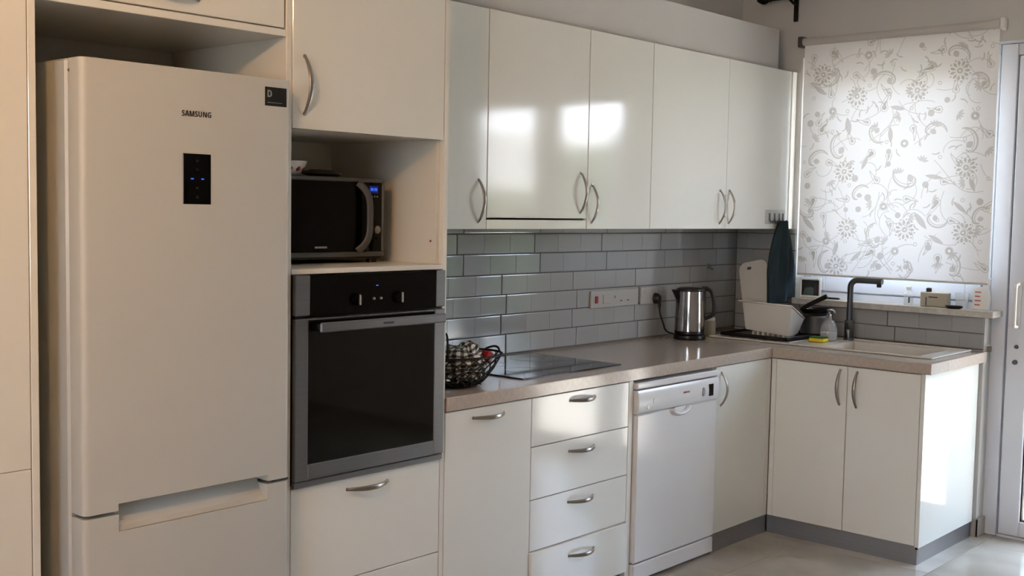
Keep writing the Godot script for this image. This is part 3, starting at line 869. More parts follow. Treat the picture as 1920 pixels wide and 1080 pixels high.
func dishwasher() -> void:
	var x0 := 1.668
	var x1 := 2.266
	var t := thing("dishwasher", "white freestanding dishwasher between drawers and corner cabinet", "dishwasher", Vector3(1.967, 0, -0.3))
	part("body", bx(Vector3(x0, 0.03, -0.56), Vector3(x1, 0.816, -0.03), 0.003), M.appliance_white, t)
	var zf := 0.018
	part("door_panel", bx(Vector3(x0 + 0.004, 0.085, -0.029), Vector3(x1 - 0.002, 0.690, zf - 0.002), 0.006), M.appliance_white, t)
	part("kick_plate", bx(Vector3(x0 + 0.003, 0.012, -0.029), Vector3(x1 - 0.002, 0.080, zf - 0.004), 0.004), M.appliance_white, t)
	part("foot", bx(Vector3(x0 + 0.05, 0.0, -0.10), Vector3(x0 + 0.09, 0.03, -0.06), 0.002), M.black_plastic, t)
	part("foot", bx(Vector3(x1 - 0.09, 0.0, -0.10), Vector3(x1 - 0.05, 0.03, -0.06), 0.002), M.black_plastic, t)
	part("top_strip", bx(Vector3(x0 + 0.002, 0.791, -0.029), Vector3(x1 - 0.002, 0.8165, zf - 0.002), 0.005), M.appliance_white, t)
	# control fascia, bowed forwards
	var b := MB.new()
	var poly := PackedVector2Array([Vector2(-0.029, 0.693), Vector2(zf, 0.693), Vector2(zf + 0.006, 0.705), Vector2(zf + 0.007, 0.74), Vector2(zf + 0.003, 0.775), Vector2(zf - 0.002, 0.7865), Vector2(-0.029, 0.7865)])
	b.prism(poly, Vector3.BACK, Vector3.UP, Vector3.ZERO, -(x0 + 0.003), -(x1 - 0.002), 0.85)
	var f := part("control_panel", b, M.appliance_white, t)
	part("display", bx(Vector3(2.180, 0.712, zf), Vector3(2.214, 0.763, zf + 0.0085), 0.001), M.black_glass, f)
	var k := MB.new()
	k.lathe(Vector3(2.138, 0.735, zf + 0.006), [[0.0, 0.005], [0.010, 0.0045], [0.012, 0.0]], 20, Vector2(1, 1.6), Basis(Vector3(1, 0, 0), Vector3(0, 0, 1), Vector3(0, -1, 0)))
	part("button", k, M.ink_pale, f)
	for x in [1.735, 1.775]:
		var q := MB.new()
		q.lathe(Vector3(x, 0.718 + (x - 1.735) * 0.5, zf + 0.006), [[0.0, 0.003], [0.009, 0.0025], [0.010, 0.0]], 18, Vector2.ONE, Basis(Vector3(1, 0, 0), Vector3(0, 0, 1), Vector3(0, -1, 0)))
		part("button", q, M.appliance_white, f)
	part("maker_mark", bx(Vector3(1.985, 0.7445, zf + 0.0055), Vector3(2.030, 0.7515, zf + 0.0076)), M.brand_mark, f)
	# scoop handle
	var s := MB.new()
	for i in 10:
		for j in 4:
			var P := func(u: float, w: float) -> Vector3:
				var a := lerpf(0.0, PI, u)
				var r := lerpf(1.0, 0.55, w)
				return Vector3(1.978 - cos(a) * 0.085 * r, 0.691 - sin(a) * 0.040 * r, zf - 0.002 + sin(w * PI * 0.9) * 0.012)
			s.facet(P.call(i / 10.0, j / 4.0), P.call((i + 1) / 10.0, j / 4.0), P.call((i + 1) / 10.0, (j + 1) / 4.0), P.call(i / 10.0, (j + 1) / 4.0), Vector3(1.978, 0.68, -0.2))
	part("handle_scoop", s, M.appliance_white, t)
	part("handle_hollow", bx(Vector3(1.935, 0.672, zf - 0.003), Vector3(2.020, 0.691, zf - 0.0015)), M.appliance_white, t)

func sink_run() -> void:
	var X := 2.752
	var t := thing("sink_cabinet", "cream base cabinet with two doors under the sink", "cabinet", Vector3(3.07, 0, 0.36))
	var bo := MB.new()
	bo.span(Vector3(X + 0.021, 0.085, 0.0), Vector3(3.38, 0.103, 0.7125))
	bo.span(Vector3(X + 0.021, 0.103, 0.0), Vector3(3.38, 0.828, 0.018))
	bo.span(Vector3(X + 0.021, 0.103, 0.6945), Vector3(3.38, 0.828, 0.7125))
	bo.span(Vector3(3.365, 0.103, 0.018), Vector3(3.38, 0.828, 0.6945))
	part("body", bo, M.carcass, t)
	part("filler", bx(Vector3(X + 0.002, 0.083, 0.002), Vector3(X + 0.021, 0.825, 0.0275), 0.001), M.lacquer, t)
	var a := part("door", bx(Vector3(X, 0.083, 0.029), Vector3(X + 0.019, 0.825, 0.3785), 0.0016), M.lacquer, t)
	var b := part("door", bx(Vector3(X, 0.083, 0.3815), Vector3(X + 0.019, 0.825, 0.7115), 0.0016), M.lacquer, t)
	bow(a, Vector3(X, 0.806, 0.345), Vector3(X, 0.651, 0.345), Vector3.LEFT)
	bow(b, Vector3(X, 0.804, 0.425), Vector3(X, 0.648, 0.425), Vector3.LEFT)
	part("end_panel", bx(Vector3(X + 0.002, 0.075, 0.713), Vector3(3.372, 0.828, 0.731), 0.0012), M.lacquer, t)
	part("plinth", bx(Vector3(X + 0.006, 0, 0.0), Vector3(X + 0.021, 0.081, 0.7235)), M.plinth_alu, t)
	part("plinth", bx(Vector3(X + 0.0215, 0, 0.709), Vector3(3.372, 0.074, 0.7235)), M.plinth_alu, t)
	part("plinth_cap", bx(Vector3(X + 0.001, 0.068, 0.716), Vector3(X + 0.012, 0.0795, 0.728), 0.002), M.black_plastic, t)
	# inset sink with drainer
	var s := thing("sink", "off-white inset sink with drainer under the window", "sink", Vector3(3.1, 0.86, 0.13))
	var y := 0.8765
	var p := MB.new()
	var x0 := 2.885
	var x1 := 3.345
	var z0 := -0.43
	var z1 := 0.705
	p.span(Vector3(x0 + 0.02, y, z0 + 0.02), Vector3(x1 - 0.02, y + 0.004, 0.16), 0.0)
	p.span(Vector3(x0 + 0.02, y, 0.16), Vector3(2.93, y + 0.004, 0.62), 0.0)
	p.span(Vector3(3.27, y, 0.16), Vector3(x1 - 0.02, y + 0.004, 0.62), 0.0)
	p.span(Vector3(x0 + 0.02, y, 0.62), Vector3(x1 - 0.02, y + 0.004, z1 - 0.02), 0.0)
	part("deck", p, M.ceramic, s)
	var r := MB.new()
	r.span(Vector3(x0, y, z0), Vector3(x0 + 0.022, y + 0.009, z1), 0.004)
	r.span(Vector3(x1 - 0.022, y, z0), Vector3(x1, y + 0.009, z1), 0.004)
	r.span(Vector3(x0 + 0.018, y, z0), Vector3(x1 - 0.018, y + 0.009, z0 + 0.022), 0.004)
	r.span(Vector3(x0 + 0.018, y, z1 - 0.022), Vector3(x1 - 0.018, y + 0.009, z1), 0.004)
	part("rim", r, M.ceramic, s)
	var q := MB.new()
	for e in [[2.93, 2.936], [3.264, 3.27]]: q.span(Vector3(e[0], 0.70, 0.16), Vector3(e[1], y + 0.002, 0.62))
	for e in [[0.16, 0.166], [0.614, 0.62]]: q.span(Vector3(2.936, 0.70, e[0]), Vector3(3.264, y + 0.002, e[1]))
	q.span(Vector3(2.93, 0.694, 0.16), Vector3(3.27, 0.70, 0.62))
	part("basin", q, M.ceramic, s)
	for i in 7: part("drainer_rib", bx(Vector3(2.95, y + 0.0035, -0.38 + i * 0.06), Vector3(3.28, y + 0.007, -0.372 + i * 0.06), 0.0015), M.ceramic, s)
	var dr := MB.new()
	dr.lathe(Vector3(3.1, 0.7002, 0.39), [[0.0, 0.002], [0.035, 0.002], [0.042, 0.0]], 28)
	part("drain", dr, M.chrome, s)
	# tap
	var f := thing("tap", "tall dark metal tap with a square-bent spout behind the sink", "tap", Vector3(3.305, 0.88, 0.118))
	var bx0 := Vector3(3.300, 0.8808, 0.118)
	var c := MB.new()
	c.lathe(bx0, [[0.0, 0.0], [0.027, 0.0], [0.027, 0.006], [0.0225, 0.010], [0.0225, 0.095], [0.019, 0.099], [0.0, 0.099]], 28)
	part("base", c, M.gunmetal, f)
	var path := [bx0 + Vector3(0, 0.09, 0), bx0 + Vector3(0, 0.18, 0), bx0 + Vector3(0, 0.262, 0)]
	for i in 7:
		var a2 := PI / 2 * i / 6.0
		path.append(bx0 + Vector3(0, 0.262 + 0.036 * sin(a2), 0.036 * (1 - cos(a2))))
	path.append(bx0 + Vector3(0, 0.298, 0.10)); path.append(bx0 + Vector3(0, 0.297, 0.162))
	c = MB.new()
	c.tube(path, 0.0145, -1, 18, Vector3.RIGHT)
	part("spout", c, M.gunmetal, f)
	c = MB.new()
	c.lathe(bx0 + Vector3(0, 0.275, 0.146), [[0.0, -0.006], [0.0105, -0.006], [0.0115, 0.0], [0.0115, 0.014], [0.0, 0.014]], 20)
	part("aerator", c, M.black_plastic, f)
	c = MB.new()
	c.tube([bx0 + Vector3(-0.018, 0.062, 0.004), bx0 + Vector3(-0.045, 0.07, 0.012), bx0 + Vector3(-0.085, 0.094, 0.026)], [0.010, 0.007, 0.005], -1, 12)
	part("lever", c, M.gunmetal, f)

# ------------------------------------------------------------------ wall units
func wall_units() -> void:
	var Z := -0.27
	var y0 := 1.421
	var y1 := 2.2275
	var g := "wall cabinets above the tiled splashback"
	var spec := [
		["narrow white gloss wall cabinet beside the oven tower", 0.6175, 1.0855],
		["white gloss wall cabinet over the hob with pull-out hood", 1.0865, 1.6825],
		["single-door white gloss wall cabinet between hood and double cabinet", 1.6835, 2.1275],
		["double-door white gloss wall cabinet reaching the window wall", 2.1285, 3.3985]]
	for i in 4:
		var e: Array = spec[i]
		var t := thing("wall_cabinet", e[0], "cabinet", Vector3((e[1] + e[2]) / 2, y0, -0.44), g)
		part("body", bx(Vector3(e[1], 1.4640 if i == 1 else y0, ZB + 0.0085), Vector3(e[2], y1, Z - 0.021)), M.carcass, t)
		if i == 1:
			var d := door_z(t, e[1] + 0.001, e[2] - 0.0015, 1.4635, y1, Z)
			bow(d, Vector3(1.639, 1.648, Z), Vector3(1.639, 1.488, Z), Vector3.BACK)
			part("hood_box", bx(Vector3(e[1], y0, ZB + 0.0085), Vector3(e[2], 1.4560, Z - 0.0195)), M.steel, t)
			door_z(t, e[1] + 0.001, e[2] - 0.0015, y0, 1.4565, Z - 0.002, 0.017, null, "hood_front")
		elif i == 3:
			var a := door_z(t, e[1] + 0.0015, 2.7480, y0, y1, Z)
			var b := door_z(t, 2.7505, 3.350, y0, y1, Z)
			bow(a, Vector3(2.697, 1.603, Z), Vector3(2.697, 1.448, Z), Vector3.BACK)
			bow(b, Vector3(2.779, 1.604, Z), Vector3(2.779, 1.449, Z), Vector3.BACK)
			part("end_panel", bx(Vector3(3.352, y0, Z - 0.02), Vector3(3.3985, y1, Z + 0.006), 0.002), M.carcass, t)
		else:
			var d := door_z(t, e[1] + 0.0015, e[2] - 0.0015, y0, y1, Z)
			var hx: float = e[2] - 0.044 if i == 0 else e[1] + 0.030
			bow(d, Vector3(hx, 1.602, Z), Vector3(hx, 1.448, Z), Vector3.BACK)
	# adhesive rack of hooks on the last door
	var h := thing("hook_rack", "small grey rack of hooks stuck on the double wall cabinet", "hook rack", Vector3(3.22, 1.44, Z))
	part("plate", bx(Vector3(3.122, 1.446, Z), Vector3(3.325, 1.517, Z + 0.003), 0.001), M.clear_plastic, h)
	for x in [3.165, 3.215, 3.262, 3.300]:
		var b := MB.new()
		b.tube([Vector3(x, 1.500, Z + 0.003), Vector3(x, 1.470, Z + 0.004), Vector3(x, 1.456, Z + 0.010), Vector3(x, 1.455, Z + 0.020), Vector3(x, 1.465, Z + 0.026)], 0.005, 0.004, 8, Vector3.RIGHT)
		part("hook", b, M.gunmetal, h)
	var tw := thing("tea_towel", "dark teal tea towel hanging from the hook rack", "towel", Vector3(3.27, 1.05, Z + 0.03))
	var fr := []
	var bk := []
	for i in 25:
		var s := i / 24.0
		var ra := []
		var rb := []
		for j in 17:
			var u := j / 16.0 * 2.0 - 1.0
			var w := 0.032 + 0.092 * pow(minf(1.0, s / 0.6), 0.85) + 0.008 * s
			var cx := lerpf(3.262, 3.240, minf(1.0, s / 0.4)) + 0.022 * s
			var fold := sin(u * 7.0 + s * 2.0) * 0.010 * smoothstep(0.0, 0.3, s) + sin(u * 3.0 + 1.0) * 0.006
			var y := lerpf(1.462, 1.055 + 0.012 * sin(u * 2.2), s)
			ra.append(Vector3(cx + u * w, y, Z + 0.034 + fold + 0.012 * (1 - u * u)))
			rb.append(Vector3(cx + u * w, y, Z + 0.020 + fold * 0.8))
		fr.append(ra); bk.append(rb)
	var b := MB.new()
	b.sheet(fr)
	b.sheet(bk)
	for i in 24:
		b.facet(fr[i][0], fr[i + 1][0], bk[i + 1][0], bk[i][0], fr[i][8]); b.facet(fr[i][16], fr[i + 1][16], bk[i + 1][16], bk[i][16], fr[i][8])
	for j in 16:
		b.facet(fr[24][j], fr[24][j + 1], bk[24][j + 1], bk[24][j], fr[12][j]); b.facet(fr[0][j], fr[0][j + 1], bk[0][j + 1], bk[0][j], fr[12][j])
	part("cloth", b, M.teal_cloth, tw)

# ------------------------------------------------------------------ blind
var PW := 1024
var PH := 1240
var pim: Image

func ink(x: int, y: int, c: Color, k: float) -> void:
	if k <= 0.0 or x < 0 or y < 0 or x >= PW or y >= PH: return
	pim.set_pixel(x, y, pim.get_pixel(x, y).lerp(c, minf(k, 1.0)))

func dab(c: Vector2, r: float, col: Color, k := 1.0, inner := 0.0) -> void:
	for y in range(int(c.y - r - 2), int(c.y + r + 3)):
		for x in range(int(c.x - r - 2), int(c.x + r + 3)):
			var d := Vector2(x, y).distance_to(c)
			ink(x, y, col, clampf(r - d + 0.5, 0, 1) * clampf(d - inner + 0.5, 0, 1) * k)

func stroke(pts: Array, w: float, col: Color, k := 1.0) -> void:
	for i in pts.size() - 1:
		var a: Vector2 = pts[i]
		var b: Vector2 = pts[i + 1]
		var lo := Vector2(minf(a.x, b.x), minf(a.y, b.y)) - Vector2.ONE * (w + 2)
		var hi := Vector2(maxf(a.x, b.x), maxf(a.y, b.y)) + Vector2.ONE * (w + 2)
		for y in range(int(lo.y), int(hi.y) + 1):
			for x in range(int(lo.x), int(hi.x) + 1):
				var p := Vector2(x, y)
				var q := Geometry2D.get_closest_point_to_segment(p, a, b)
				ink(x, y, col, clampf(w - p.distance_to(q) + 0.5, 0, 1) * k)

func blob(c: Vector2, a: float, l: float, w: float, col: Color, k := 1.0) -> void:
	# leaf shape, pointed at both ends
	var d := Vector2(cos(a), sin(a))
	var e := Vector2(-d.y, d.x)
	var R := maxf(l, w) + 2
	for y in range(int(c.y - R), int(c.y + R) + 1):
		for x in range(int(c.x - R), int(c.x + R) + 1):
			var p := Vector2(x, y) - c
			var s := p.dot(d) / l
			if absf(s) > 1: continue
			var half := w * (1 - s * s)
			ink(x, y, col, clampf(half - absf(p.dot(e)) + 0.5, 0, 1) * k)

func drop(c: Vector2, a: float, L: float, col: Color, fill: float, line: float) -> void:
	# paisley drop: round head at c, curling tail of length L
	var pts := []
	var r := L * 0.36
	for i in 33:
		var s := i / 32.0 * TAU
		var x := cos(s)
		var tail := pow(maxf(0.0, x), 2.6) * L * 0.9
		pts.append(c + Vector2(x * r + tail, sin(s) * r * (1.0 - 0.55 * maxf(0, x)) + tail * tail / L * 0.45).rotated(a))
	if fill > 0:
		for k in 5:
			var q := []
			for p in pts: q.append(c.lerp(p, 0.25 + k * 0.11))
			stroke(q, r * 0.13, col, fill)
		dab(c, r * 0.45, col, fill)
	if line > 0: stroke(pts, 1.7, col, line)

func swirl(c: Vector2, a: float, L: float, col: Color, flip := 1.0) -> void:
	# large crescent paisley: two long curves meeting in a curl round a solid head
	for o in [0.0, 0.10, 0.36]:
		var pts := []
		for i in 29:
			var s := i / 28.0
			var th := lerpf(-0.5, 3.5, s)
			var r: float = L * (0.22 + 0.50 * s) * (1.0 - o * sin(s * PI))
			pts.append(c + Vector2(cos(th) * r, sin(th) * r * flip * 0.8).rotated(a))
		stroke(pts, 2.6 if o == 0.0 else 1.8, col, 0.8)
	blob(c + Vector2(L * 0.06, 0), a + 0.9, L * 0.17, L * 0.13, col, 0.85)

func print_pattern() -> ImageTexture:
	pim = Image.create(PW, PH, false, Image.FORMAT_RGB8)
	pim.fill(Color(0.93, 0.93, 0.925))
	var g := Color(0.72, 0.70, 0.67)
	var g2 := Color(0.765, 0.755, 0.735)
	var pale := Color(0.80, 0.795, 0.78)
	var rng := RandomNumberGenerator.new()
	rng.seed = 77
	var kx := PW / 366.0
	# places on the cloth, in a 366 x 443 grid
	var at := func(x: float, y: float) -> Vector2: return Vector2(x, y) * kx
	for e in [[110, 105], [225, 100], [90, 245], [100, 352], [212, 352], [318, 240], [318, 355], [80, 425], [300, 70], [40, 60]]:
		var c: Vector2 = at.call(e[0], e[1])
		for i in 11:
			var a := TAU * i / 11.0
			blob(c + Vector2(cos(a), sin(a)) * 13.5 * kx, a, 4.6 * kx, 2.5 * kx, g, 0.85)
			dab(c + Vector2(cos(a + 0.285), sin(a + 0.285)) * 19.0 * kx, 1.7 * kx, g, 0.75)
		dab(c, 5.2 * kx, g, 0.75, 2.0 * kx)
		dab(c, 9.0 * kx, pale, 0.8, 8.0 * kx)
	for e in [[205, 195], [170, 310], [58, 378], [295, 388], [62, 130], [195, 392], [330, 150], [130, 30]]:
		var c: Vector2 = at.call(e[0], e[1])
		dab(c, 8.0 * kx, pale, 0.9, 7.0 * kx)
		dab(c, 6.4 * kx, g, 0.85, 2.9 * kx)
	for e in [[176, 209], [176, 232], [139, 294], [96, 317], [121, 316], [22, 376], [257, 383], [198, 326], [247, 270], [17, 152], [252, 142], [31, 135], [112, 258], [15, 272], [165, 422], [168, 402], [140, 60], [280, 120], [345, 300], [230, 20]]:
		dab(at.call(e[0], e[1]), rng.randf_range(4.4, 6.6) * kx, g2, 0.9)
	for e in [[41, 165, -1.2], [143, 212, 2.2], [28, 300, 1.6], [268, 302, 1.9], [164, 128, -1.5], [32, 402, 1.2], [150, 395, 2.3], [275, 402, 1.4], [60, 20, 0.5], [250, 60, 2.6]]:
		drop(at.call(e[0], e[1]), e[2], 15.0 * kx, g, 0.75, 0.0)
		drop(at.call(e[0], e[1]), e[2], 21.0 * kx, pale, 0.0, 0.9)
	for e in [[216, 258, 0.2, 46, 1.0], [158, 372, 1.2, 44, 1.0], [320, 200, 1.5, 44, -1.0], [80, 205, 1.3, 46, 1.0], [60, 425, 1.4, 42, 1.0], [300, 420, 1.5, 42, -1.0], [170, 80, 0.4, 40, -1.0], [30, 225, 2.4, 40, 1.0], [255, 175, 2.9, 38, 1.0], [150, 170, 4.4, 36, -1.0], [20, 320, 0.3, 36, 1.0], [265, 330, 3.6, 36, -1.0], [345, 330, 2.0, 34, 1.0], [60, 60, 5.2, 38, 1.0], [290, 40, 3.3, 40, 1.0], [120, 290, 2.2, 34, 1.0], [215, 420, 5.0, 36, 1.0], [340, 95, 1.0, 34, -1.0]]:
		swirl(at.call(e[0], e[1]), e[2], e[3] * kx, g2, e[4])
	for e in [[95, 160, 1.4, 17, 6], [178, 178, 1.5, 15, 4.5], [240, 335, 0.9, 20, 5.5], [270, 368, 0.5, 16, 4], [20, 345, 0.8, 20, 5], [262, 256, 0.15, 17, 4], [78, 392, -1.3, 15, 4.5], [310, 310, 0.7, 16, 4], [120, 405, 2.4, 15, 4.0], [35, 90, 0.6, 16, 4.5], [190, 130, 0.2, 15, 4], [130, 230, 2.0, 13, 4], [330, 270, 1.2, 14, 4]]:
		blob(at.call(e[0], e[1]), e[2], e[3] * kx, e[4] * kx, g2, 0.9)
	for i in 9:
		for j in 11:
			var c: Vector2 = at.call(20 + i * 41 + rng.randf_range(-14, 14), 20 + j * 40 + rng.randf_range(-14, 14))
			var a := rng.randf() * TAU
			if (i + j) % 3 == 0:
				drop(c, a, 17.0 * kx, g2, 0.0, 0.85); drop(c, a, 10.0 * kx, g2, 0.6, 0.0)
			elif (i + j) % 3 == 1:
				for q in 5: blob(c + Vector2.from_angle(a + q * 0.5 - 1.0) * 7.5 * kx, a + q * 0.5 - 1.0, 6.0 * kx, 1.9 * kx, g2, 0.7)
			else:
				dab(c, 3.6 * kx, g2, 0.8, 2.3 * kx)
	# sprigs, tendrils and little leaves between
	for i in 105:
		var c: Vector2 = at.call(rng.randf_range(4, 362), rng.randf_range(4, 439))
		var a := rng.randf() * TAU
		for j in 4: blob(c + Vector2(cos(a), sin(a)).rotated(j * 0.22) * (7.0 + 3.5 * j) * kx * 0.8, a + 0.9 + j * 0.2, 3.4 * kx, 1.2 * kx, g, 0.55)
	for i in 110:
		var c: Vector2 = at.call(rng.randf_range(4, 362), rng.randf_range(4, 439))
		var a := rng.randf() * TAU
		var pts := []
		var turn := rng.randf_range(-0.16, 0.16)
		for j in 20:
			pts.append(c)
			c += Vector2(cos(a), sin(a)) * 3.2 * kx
			a += turn * (0.5 + j * 0.07)
		stroke(pts, 1.8, pale, 0.9)
	var tx := ImageTexture.create_from_image(pim)
	pim = null
	return tx

func blind_and_rod() -> void:
	var X := XW - 0.030
	var t := thing("roller_blind", "translucent white roller blind printed with grey paisley over the window", "blind", Vector3(X, 1.19, 0.27))
	var z0 := -0.212
	var z1 := 0.757
	var fm := mat("blind_cloth", Color.WHITE, 0.9)
	fm.albedo_texture = print_pattern()
	fm.backlight_enabled = true
	fm.backlight = Color(0.55, 0.55, 0.55)
	var b := MB.new()
	var g := []
	for i in 13:
		var row := []
		for j in 25:
			var s := i / 12.0
			var u := j / 24.0
			row.append(Vector3(X + 0.0012 * sin(u * 9.0 + 1.0) * s, lerpf(2.362, 1.192, s), lerpf(z0, z1, u)))
		g.append(row)
	b.sheet(g)
	part("cloth", b, fm, t)
	var r := MB.new()
	r.tube([Vector3(X - 0.006, 2.374, z0 - 0.004), Vector3(X - 0.006, 2.374, z1 + 0.004)], 0.019, -1, 24)
	part("tube", r, M.blind_tube, t)
	for e in [[z0 - 0.032, z0 - 0.004], [z1 + 0.004, z1 + 0.022]]:
		var k := MB.new()
		k.span(Vector3(X - 0.022, 2.348, e[0]), Vector3(XW, 2.402, e[1]), 0.004)
		part("bracket", k, M.white_plastic if e[0] > 0 else M.grey_plastic, t)
	part("bottom_bar", bx(Vector3(X - 0.003, 1.186, z0), Vector3(X + 0.003, 1.196, z1), 0.002), M.white_plastic, t)
	# iron curtain rod higher up
	var c := thing("curtain_rod", "black iron curtain rod on brackets above the blind", "curtain rod", Vector3(3.33, 2.6, 0.2))
	var d := MB.new()
	d.tube([Vector3(3.325, 2.603, -0.40), Vector3(3.325, 2.603, 1.9)], 0.011, -1, 16)
	part("rod", d, M.black_iron, c)
	d = MB.new()
	d.lathe(Vector3(3.325, 2.603, -0.40), [[0.0, 0.075], [0.008, 0.066], [0.020, 0.045], [0.024, 0.03], [0.018, 0.012], [0.012, 0.0], [0.016, -0.006], [0.0, -0.006]], 20, Vector2.ONE, Basis(Vector3(1, 0, 0), Vector3(0, 0, -1), Vector3(0, 1, 0)))
	part("finial", d, M.black_iron, c)
	for z in [-0.282, 0.768, 1.80]:
		d = MB.new()
		d.span(Vector3(3.388, 2.487, z - 0.0125), Vector3(3.398, 2.665, z + 0.0125), 0.003)
		d.tube([Vector3(3.394, 2.575, z), Vector3(3.36, 2.577, z), Vector3(3.325, 2.590, z)], 0.007, -1, 10, Vector3.BACK)
		part("bracket", d, M.black_iron, c)

# ------------------------------------------------------------------ things on the worktop and the wall
func plug_basis() -> Basis:
	return Basis(Vector3(1, 0, 0), Vector3(0, 0, 1), Vector3(0, -1, 0))

func counter_things() -> void:
	var Y := 0.876
	var zt := ZB + 0.008
	# cooker switch with socket
	var s := thing("cooker_switch", "long white switch plate with a red rocker on the tiles", "switch", Vector3(2.31, 1.085, zt))
	part("plate", bx(Vector3(2.122, 1.047, zt), Vector3(2.492, 1.127, zt + 0.010), 0.003), M.socket_plastic, s)
	part("red_rocker", bx(Vector3(2.152, 1.070, zt + 0.008), Vector3(2.172, 1.103, zt + 0.015), 0.002), M.red, s)
	part("rocker", bx(Vector3(2.210, 1.066, zt + 0.008), Vector3(2.268, 1.108, zt + 0.014), 0.002), M.socket_plastic, s)
	part("socket_slot", bx(Vector3(2.300, 1.088, zt + 0.0095), Vector3(2.307, 1.100, zt + 0.0102)), M.grey_plastic, s)
	for x in [2.345, 2.400]: part("socket_slot", bx(Vector3(x, 1.072, zt + 0.0095), Vector3(x + 0.016, 1.078, zt + 0.0102)), M.grey_plastic, s)
	var o := thing("wall_socket", "white wall socket on the tiles with the kettle plug in it", "socket", Vector3(2.58, 1.085, zt))
	part("plate", bx(Vector3(2.512, 1.045, zt), Vector3(2.655, 1.130, zt + 0.010), 0.003), M.socket_plastic, o)
	part("rocker", bx(Vector3(2.535, 1.098, zt + 0.008), Vector3(2.550, 1.118, zt + 0.013), 0.002), M.socket_plastic, o)
	kettle(Vector3(2.735, Y, -0.445))
	var j := thing("storage_jar", "small pale storage jar with a lid behind the kettle", "jar", Vector3(2.955, Y, -0.475))
	var m := MB.new()
	m.lathe(Vector3(2.955, Y + 0.0005, -0.475), [[0.0, 0.0], [0.034, 0.0], [0.036, 0.006], [0.036, 0.068], [0.030, 0.076], [0.0, 0.076]], 28)
	part("jar_body", m, M.beige_label, j)
	m = MB.new()
	m.lathe(Vector3(2.955, Y + 0.077, -0.475), [[0.0, 0.0], [0.033, 0.0], [0.033, 0.012], [0.030, 0.015], [0.0, 0.015]], 28)
	part("lid", m, M.white_plastic, j)
	var h := thing("wall_hook", "tiny chrome hook on the tiles above the kettle", "hook", Vector3(3.124, 1.215, zt))
	m = MB.new()
	m.lathe(Vector3(3.124, 1.218, zt), [[0.0, 0.012], [0.006, 0.011], [0.010, 0.004], [0.014, 0.0]], 18, Vector2.ONE, plug_basis())
	m.tube([Vector3(3.124, 1.216, zt + 0.010), Vector3(3.124, 1.205, zt + 0.014), Vector3(3.124, 1.200, zt + 0.022), Vector3(3.124, 1.206, zt + 0.028)], 0.003, -1, 8, Vector3.RIGHT)
	part("hook_body", m, M.chrome, h)
	wire_basket(Vector3(0.826, Y + 0.0005, -0.150))
	# dish rack group on the drainer
	var tr := thing("drip_tray", "black drip tray lying on the sink drainer", "tray", Vector3(3.15, Y, -0.2))
	m = MB.new()
	var ty := 0.8862
	m.span(Vector3(2.955, ty, -0.405), Vector3(3.325, ty + 0.004, -0.035), 0.001)
	for e in [[2.955, 2.963], [3.317, 3.325]]: m.span(Vector3(e[0], ty, -0.405), Vector3(e[1], ty + 0.016, -0.035), 0.002)
	for e in [[-0.405, -0.397], [-0.043, -0.035]]: m.span(Vector3(2.955, ty, e[0]), Vector3(3.325, ty + 0.016, e[1]), 0.002)
	part("tray_pan", m, M.black_plastic, tr)
	dish_rack()
	var cb := thing("chopping_board", "white plastic chopping board leaning behind the dish rack", "chopping board", Vector3(3.14, 0.93, -0.3))
	m = MB.new()
	var poly := PackedVector2Array()
	var W := 0.084
	var H := 0.345
	for e in [[W, 0.0, 0.012], [W, H, 0.04], [-W, H, 0.04], [-W, 0.0, 0.012]]:
		var cx: float = e[0] - signf(e[0]) * e[2]
		var cy: float = e[1] + (e[2] if e[1] == 0.0 else -e[2])
		var st: float = {true: -PI / 2, false: 0.0}[e[1] == 0.0] if e[0] > 0 else (PI / 2 if e[1] > 0 else PI)
		for i in 5: poly.append(Vector2(cx, cy) + Vector2(cos(st + PI / 8 * i), sin(st + PI / 8 * i)) * e[2])
	var bu := Vector3(-0.02, 0.22, 0.97).normalized()
	var bv := (Vector3(0.10, 0.90, -0.33) - bu * Vector3(0.10, 0.90, -0.33).dot(bu)).normalized()
	m.prism(poly, bu, bv, Vector3(3.206, 0.914, -0.325), -0.004, 0.004)
	part("board", m, M.white_plastic, cb)
	m = MB.new()
	var hole := Vector3(3.206, 0.914, -0.325) + bv * 0.312 - bu * 0.022
	var fn := bu.cross(bv).normalized()
	if fn.x > 0: fn = -fn
	m.lathe(hole, [[0.0, 0.0052], [0.013, 0.0052], [0.014, 0.0]], 20, Vector2(1.0, 0.6), Basis(bu, fn, bu.cross(fn)))
	part("hanging_hole", m, M.grey_plastic, cb)
	# pan and pot behind the rack
	var pn := thing("frying_pan", "black frying pan with raised handle drying behind the rack", "frying pan", Vector3(3.27, 0.96, -0.05))
	m = MB.new()
	var tilt := Basis(Vector3(1, 0, 0), -0.05)
	m.lathe(Vector3(3.285, 1.005, -0.055), [[0.0, 0.0], [0.062, 0.0], [0.078, 0.022], [0.083, 0.022], [0.066, -0.003], [0.0, -0.003]], 40, Vector2.ONE, tilt)
	part("pan_body", m, M.pan_black, pn)
	m = MB.new()
	m.tube([Vector3(3.232, 1.020, -0.108), Vector3(3.238, 1.046, -0.070), Vector3(3.25, 1.094, 0.020)], [0.010, 0.011, 0.012], [0.006, 0.007, 0.008], 10, Vector3.RIGHT)
	part("handle", m, M.black_plastic, pn)
	var pt := thing("cooking_pot", "dark grey cooking pot upside down beside the dish rack", "pot", Vector3(3.265, 0.89, -0.045))
	m = MB.new()
	m.lathe(Vector3(3.280, 0.9027, -0.052), [[0.072, 0.0], [0.076, 0.003], [0.072, 0.008], [0.070, 0.080], [0.064, 0.089], [0.0, 0.091]], 44)
	part("pot_body", m, M.gunmetal, pt)
	m = MB.new()
